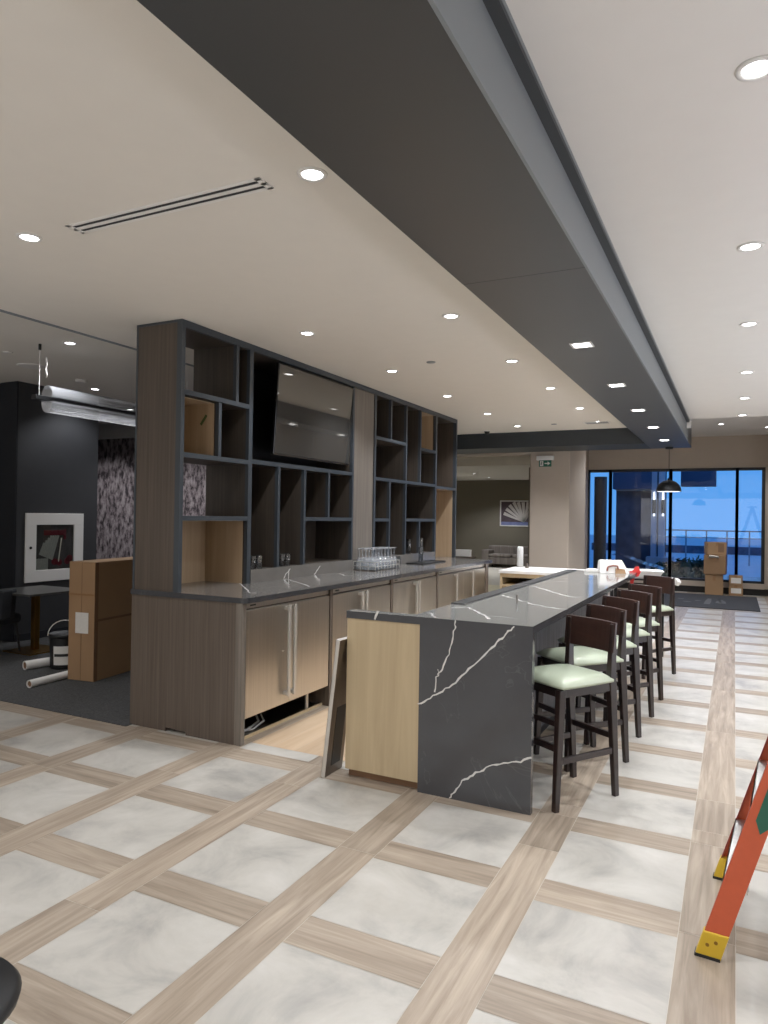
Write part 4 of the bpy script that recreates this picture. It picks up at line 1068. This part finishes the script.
for k,px in enumerate((654,663)):
    a=P(px,516,1,22.75); b=P(px,492,1,22.75)
    s=thing('wall_sconce',['left black up-and-down wall sconce on the outdoor column','right black up-and-down wall sconce on the outdoor column'][k],'wall lamp',(a.x,22.74,a.z),0,'outdoor sconces')
    h=b.z-a.z; MB().cyl((0,0,h*.1),(0,0,h*.68),.055).build('body','black',s); MB().cyl((0,0,h*.68),(0,0,h),.03,r2=.02).build('upper_glow','lensdim',s); MB().cyl((0,0,0),(0,0,h*.1),.025).build('lower_glow','lensdim',s)
x0,x1,z0,z1 = OB(594.5,606,477,565,20)
tag(MB().cyl(((x0+x1)/2,20,-.2),((x0+x1)/2,20,z1),(x1-x0)/2,n=20).build('dark_post','black'),'thick black round post just outside the left window pane','post')
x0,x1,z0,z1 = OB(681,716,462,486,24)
tag(MB().box(x0,x1,24,24.6,z0,z1+.4).build('soffit_reflection_slab','o_roof'),'dark blue slab outside standing for the soffit reflection in the middle window','window reflection')  # soffit reflection in the window glass, built as a dark slab outdoors
# railing
t = thing('outdoor_railing','thin metal guard railing along the terrace edge outside','railing',(0,34,-.2))
a=P(660,529,1,34); b=P(768,532,1,34); zr=(P(700,530.5,1,34).z); zm=P(700,537.5,1,34).z
ow(MB().box(a.x-1,b.x+8,34,34.05,zr-.03,zr+.03),'top_rail','o_metal',t); ow(MB().box(a.x-1,b.x+8,34,34.05,zm-.02,zm+.02),'mid_rail','o_metal',t)
for px in (686,706.5,727,749.5,771): 
    c=P(px,535,1,34); ow(MB().box(c.x-.03,c.x+.03,34,34.05,-.2,zr),'post','o_metal',t)
tag(MB().box(-8,14,45,45.5,-.2,P(700,546,1,45).z).build('low_wall','o_stone'),'low dark terrace wall behind the railing','wall')
# hedge clumps
hr = random.Random(11)
def bush(px,py,Y,r,label):
    c=P(px,py,1,Y); b=MB(); n=420
    for k in range(n):
        u=Vector((hr.gauss(0,1),hr.gauss(0,1),abs(hr.gauss(0,1)))).normalized()*r*hr.uniform(.55,1.0); u.z*= 1.75
        p0=Vector((0,0,0))+u; d1=Vector((hr.uniform(-1,1),hr.uniform(-1,1),hr.uniform(-.5,1))).normalized()*.13; d2=d1.cross(Vector((hr.uniform(-1,1),hr.uniform(-1,1),hr.uniform(-1,1)))).normalized()*.05
        b._faces([p0-d1,p0+d2,p0+d1,p0-d2],[(0,1,2,3)],0)
    b.lathe([(r*.8,0),(r*.75,r*.8),(r*.45,r*1.4),(.001,r*1.55)],n=14)
    o=b.build('bush','o_hedge',loc=(c.x,Y,-.2)); return tag(o,label,'bush','bushes outside')
bush(663,570,21.6,.42,'leftmost clipped dark bush outside the window beside the column')
bush(681,570,20.6,.52,'tallest dark bush outside the window left of the box stack')
bush(698,572,22.2,.5,'dark bush outside the window nearest the box stack')
# balustrade of glass outdoors
# world: dusk sky
w = bpy.data.worlds.new('dusk'); sc.world = w; w.use_nodes = True
nt = w.node_tree; bg_ = nt.nodes['Background']
tc = nt.nodes.new('ShaderNodeTexCoord'); sx = nt.nodes.new('ShaderNodeSeparateXYZ'); rp = nt.nodes.new('ShaderNodeValToRGB')
nt.links.new(tc.outputs['Generated'], sx.inputs[0]); nt.links.new(sx.outputs['Z'], rp.inputs['Fac']); nt.links.new(rp.outputs['Color'], bg_.inputs['Color'])
rp.color_ramp.elements[0].position=0; rp.color_ramp.elements[0].color=(.11,.36,.82,1); rp.color_ramp.elements[1].position=.5; rp.color_ramp.elements[1].color=(.06,.24,.72,1)
bg_.inputs['Strength'].default_value = 1.0
# ------------------------------------------------------------------ view
sc.view_settings.view_transform = 'Standard'; sc.view_settings.look = 'None'; sc.view_settings.exposure = 0.0; sc.view_settings.gamma = 1.1
sc.view_settings.use_white_balance = True; sc.view_settings.white_balance_temperature = 6000; sc.view_settings.white_balance_tint = 11
cy = sc.cycles
cy.use_denoising = True; cy.max_bounces = 7; cy.diffuse_bounces = 4; cy.glossy_bounces = 4; cy.transparent_max_bounces = 16
cy.sample_clamp_indirect = 6; cy.use_light_tree = True; cy.caustics_reflective = False; cy.caustics_refractive = False
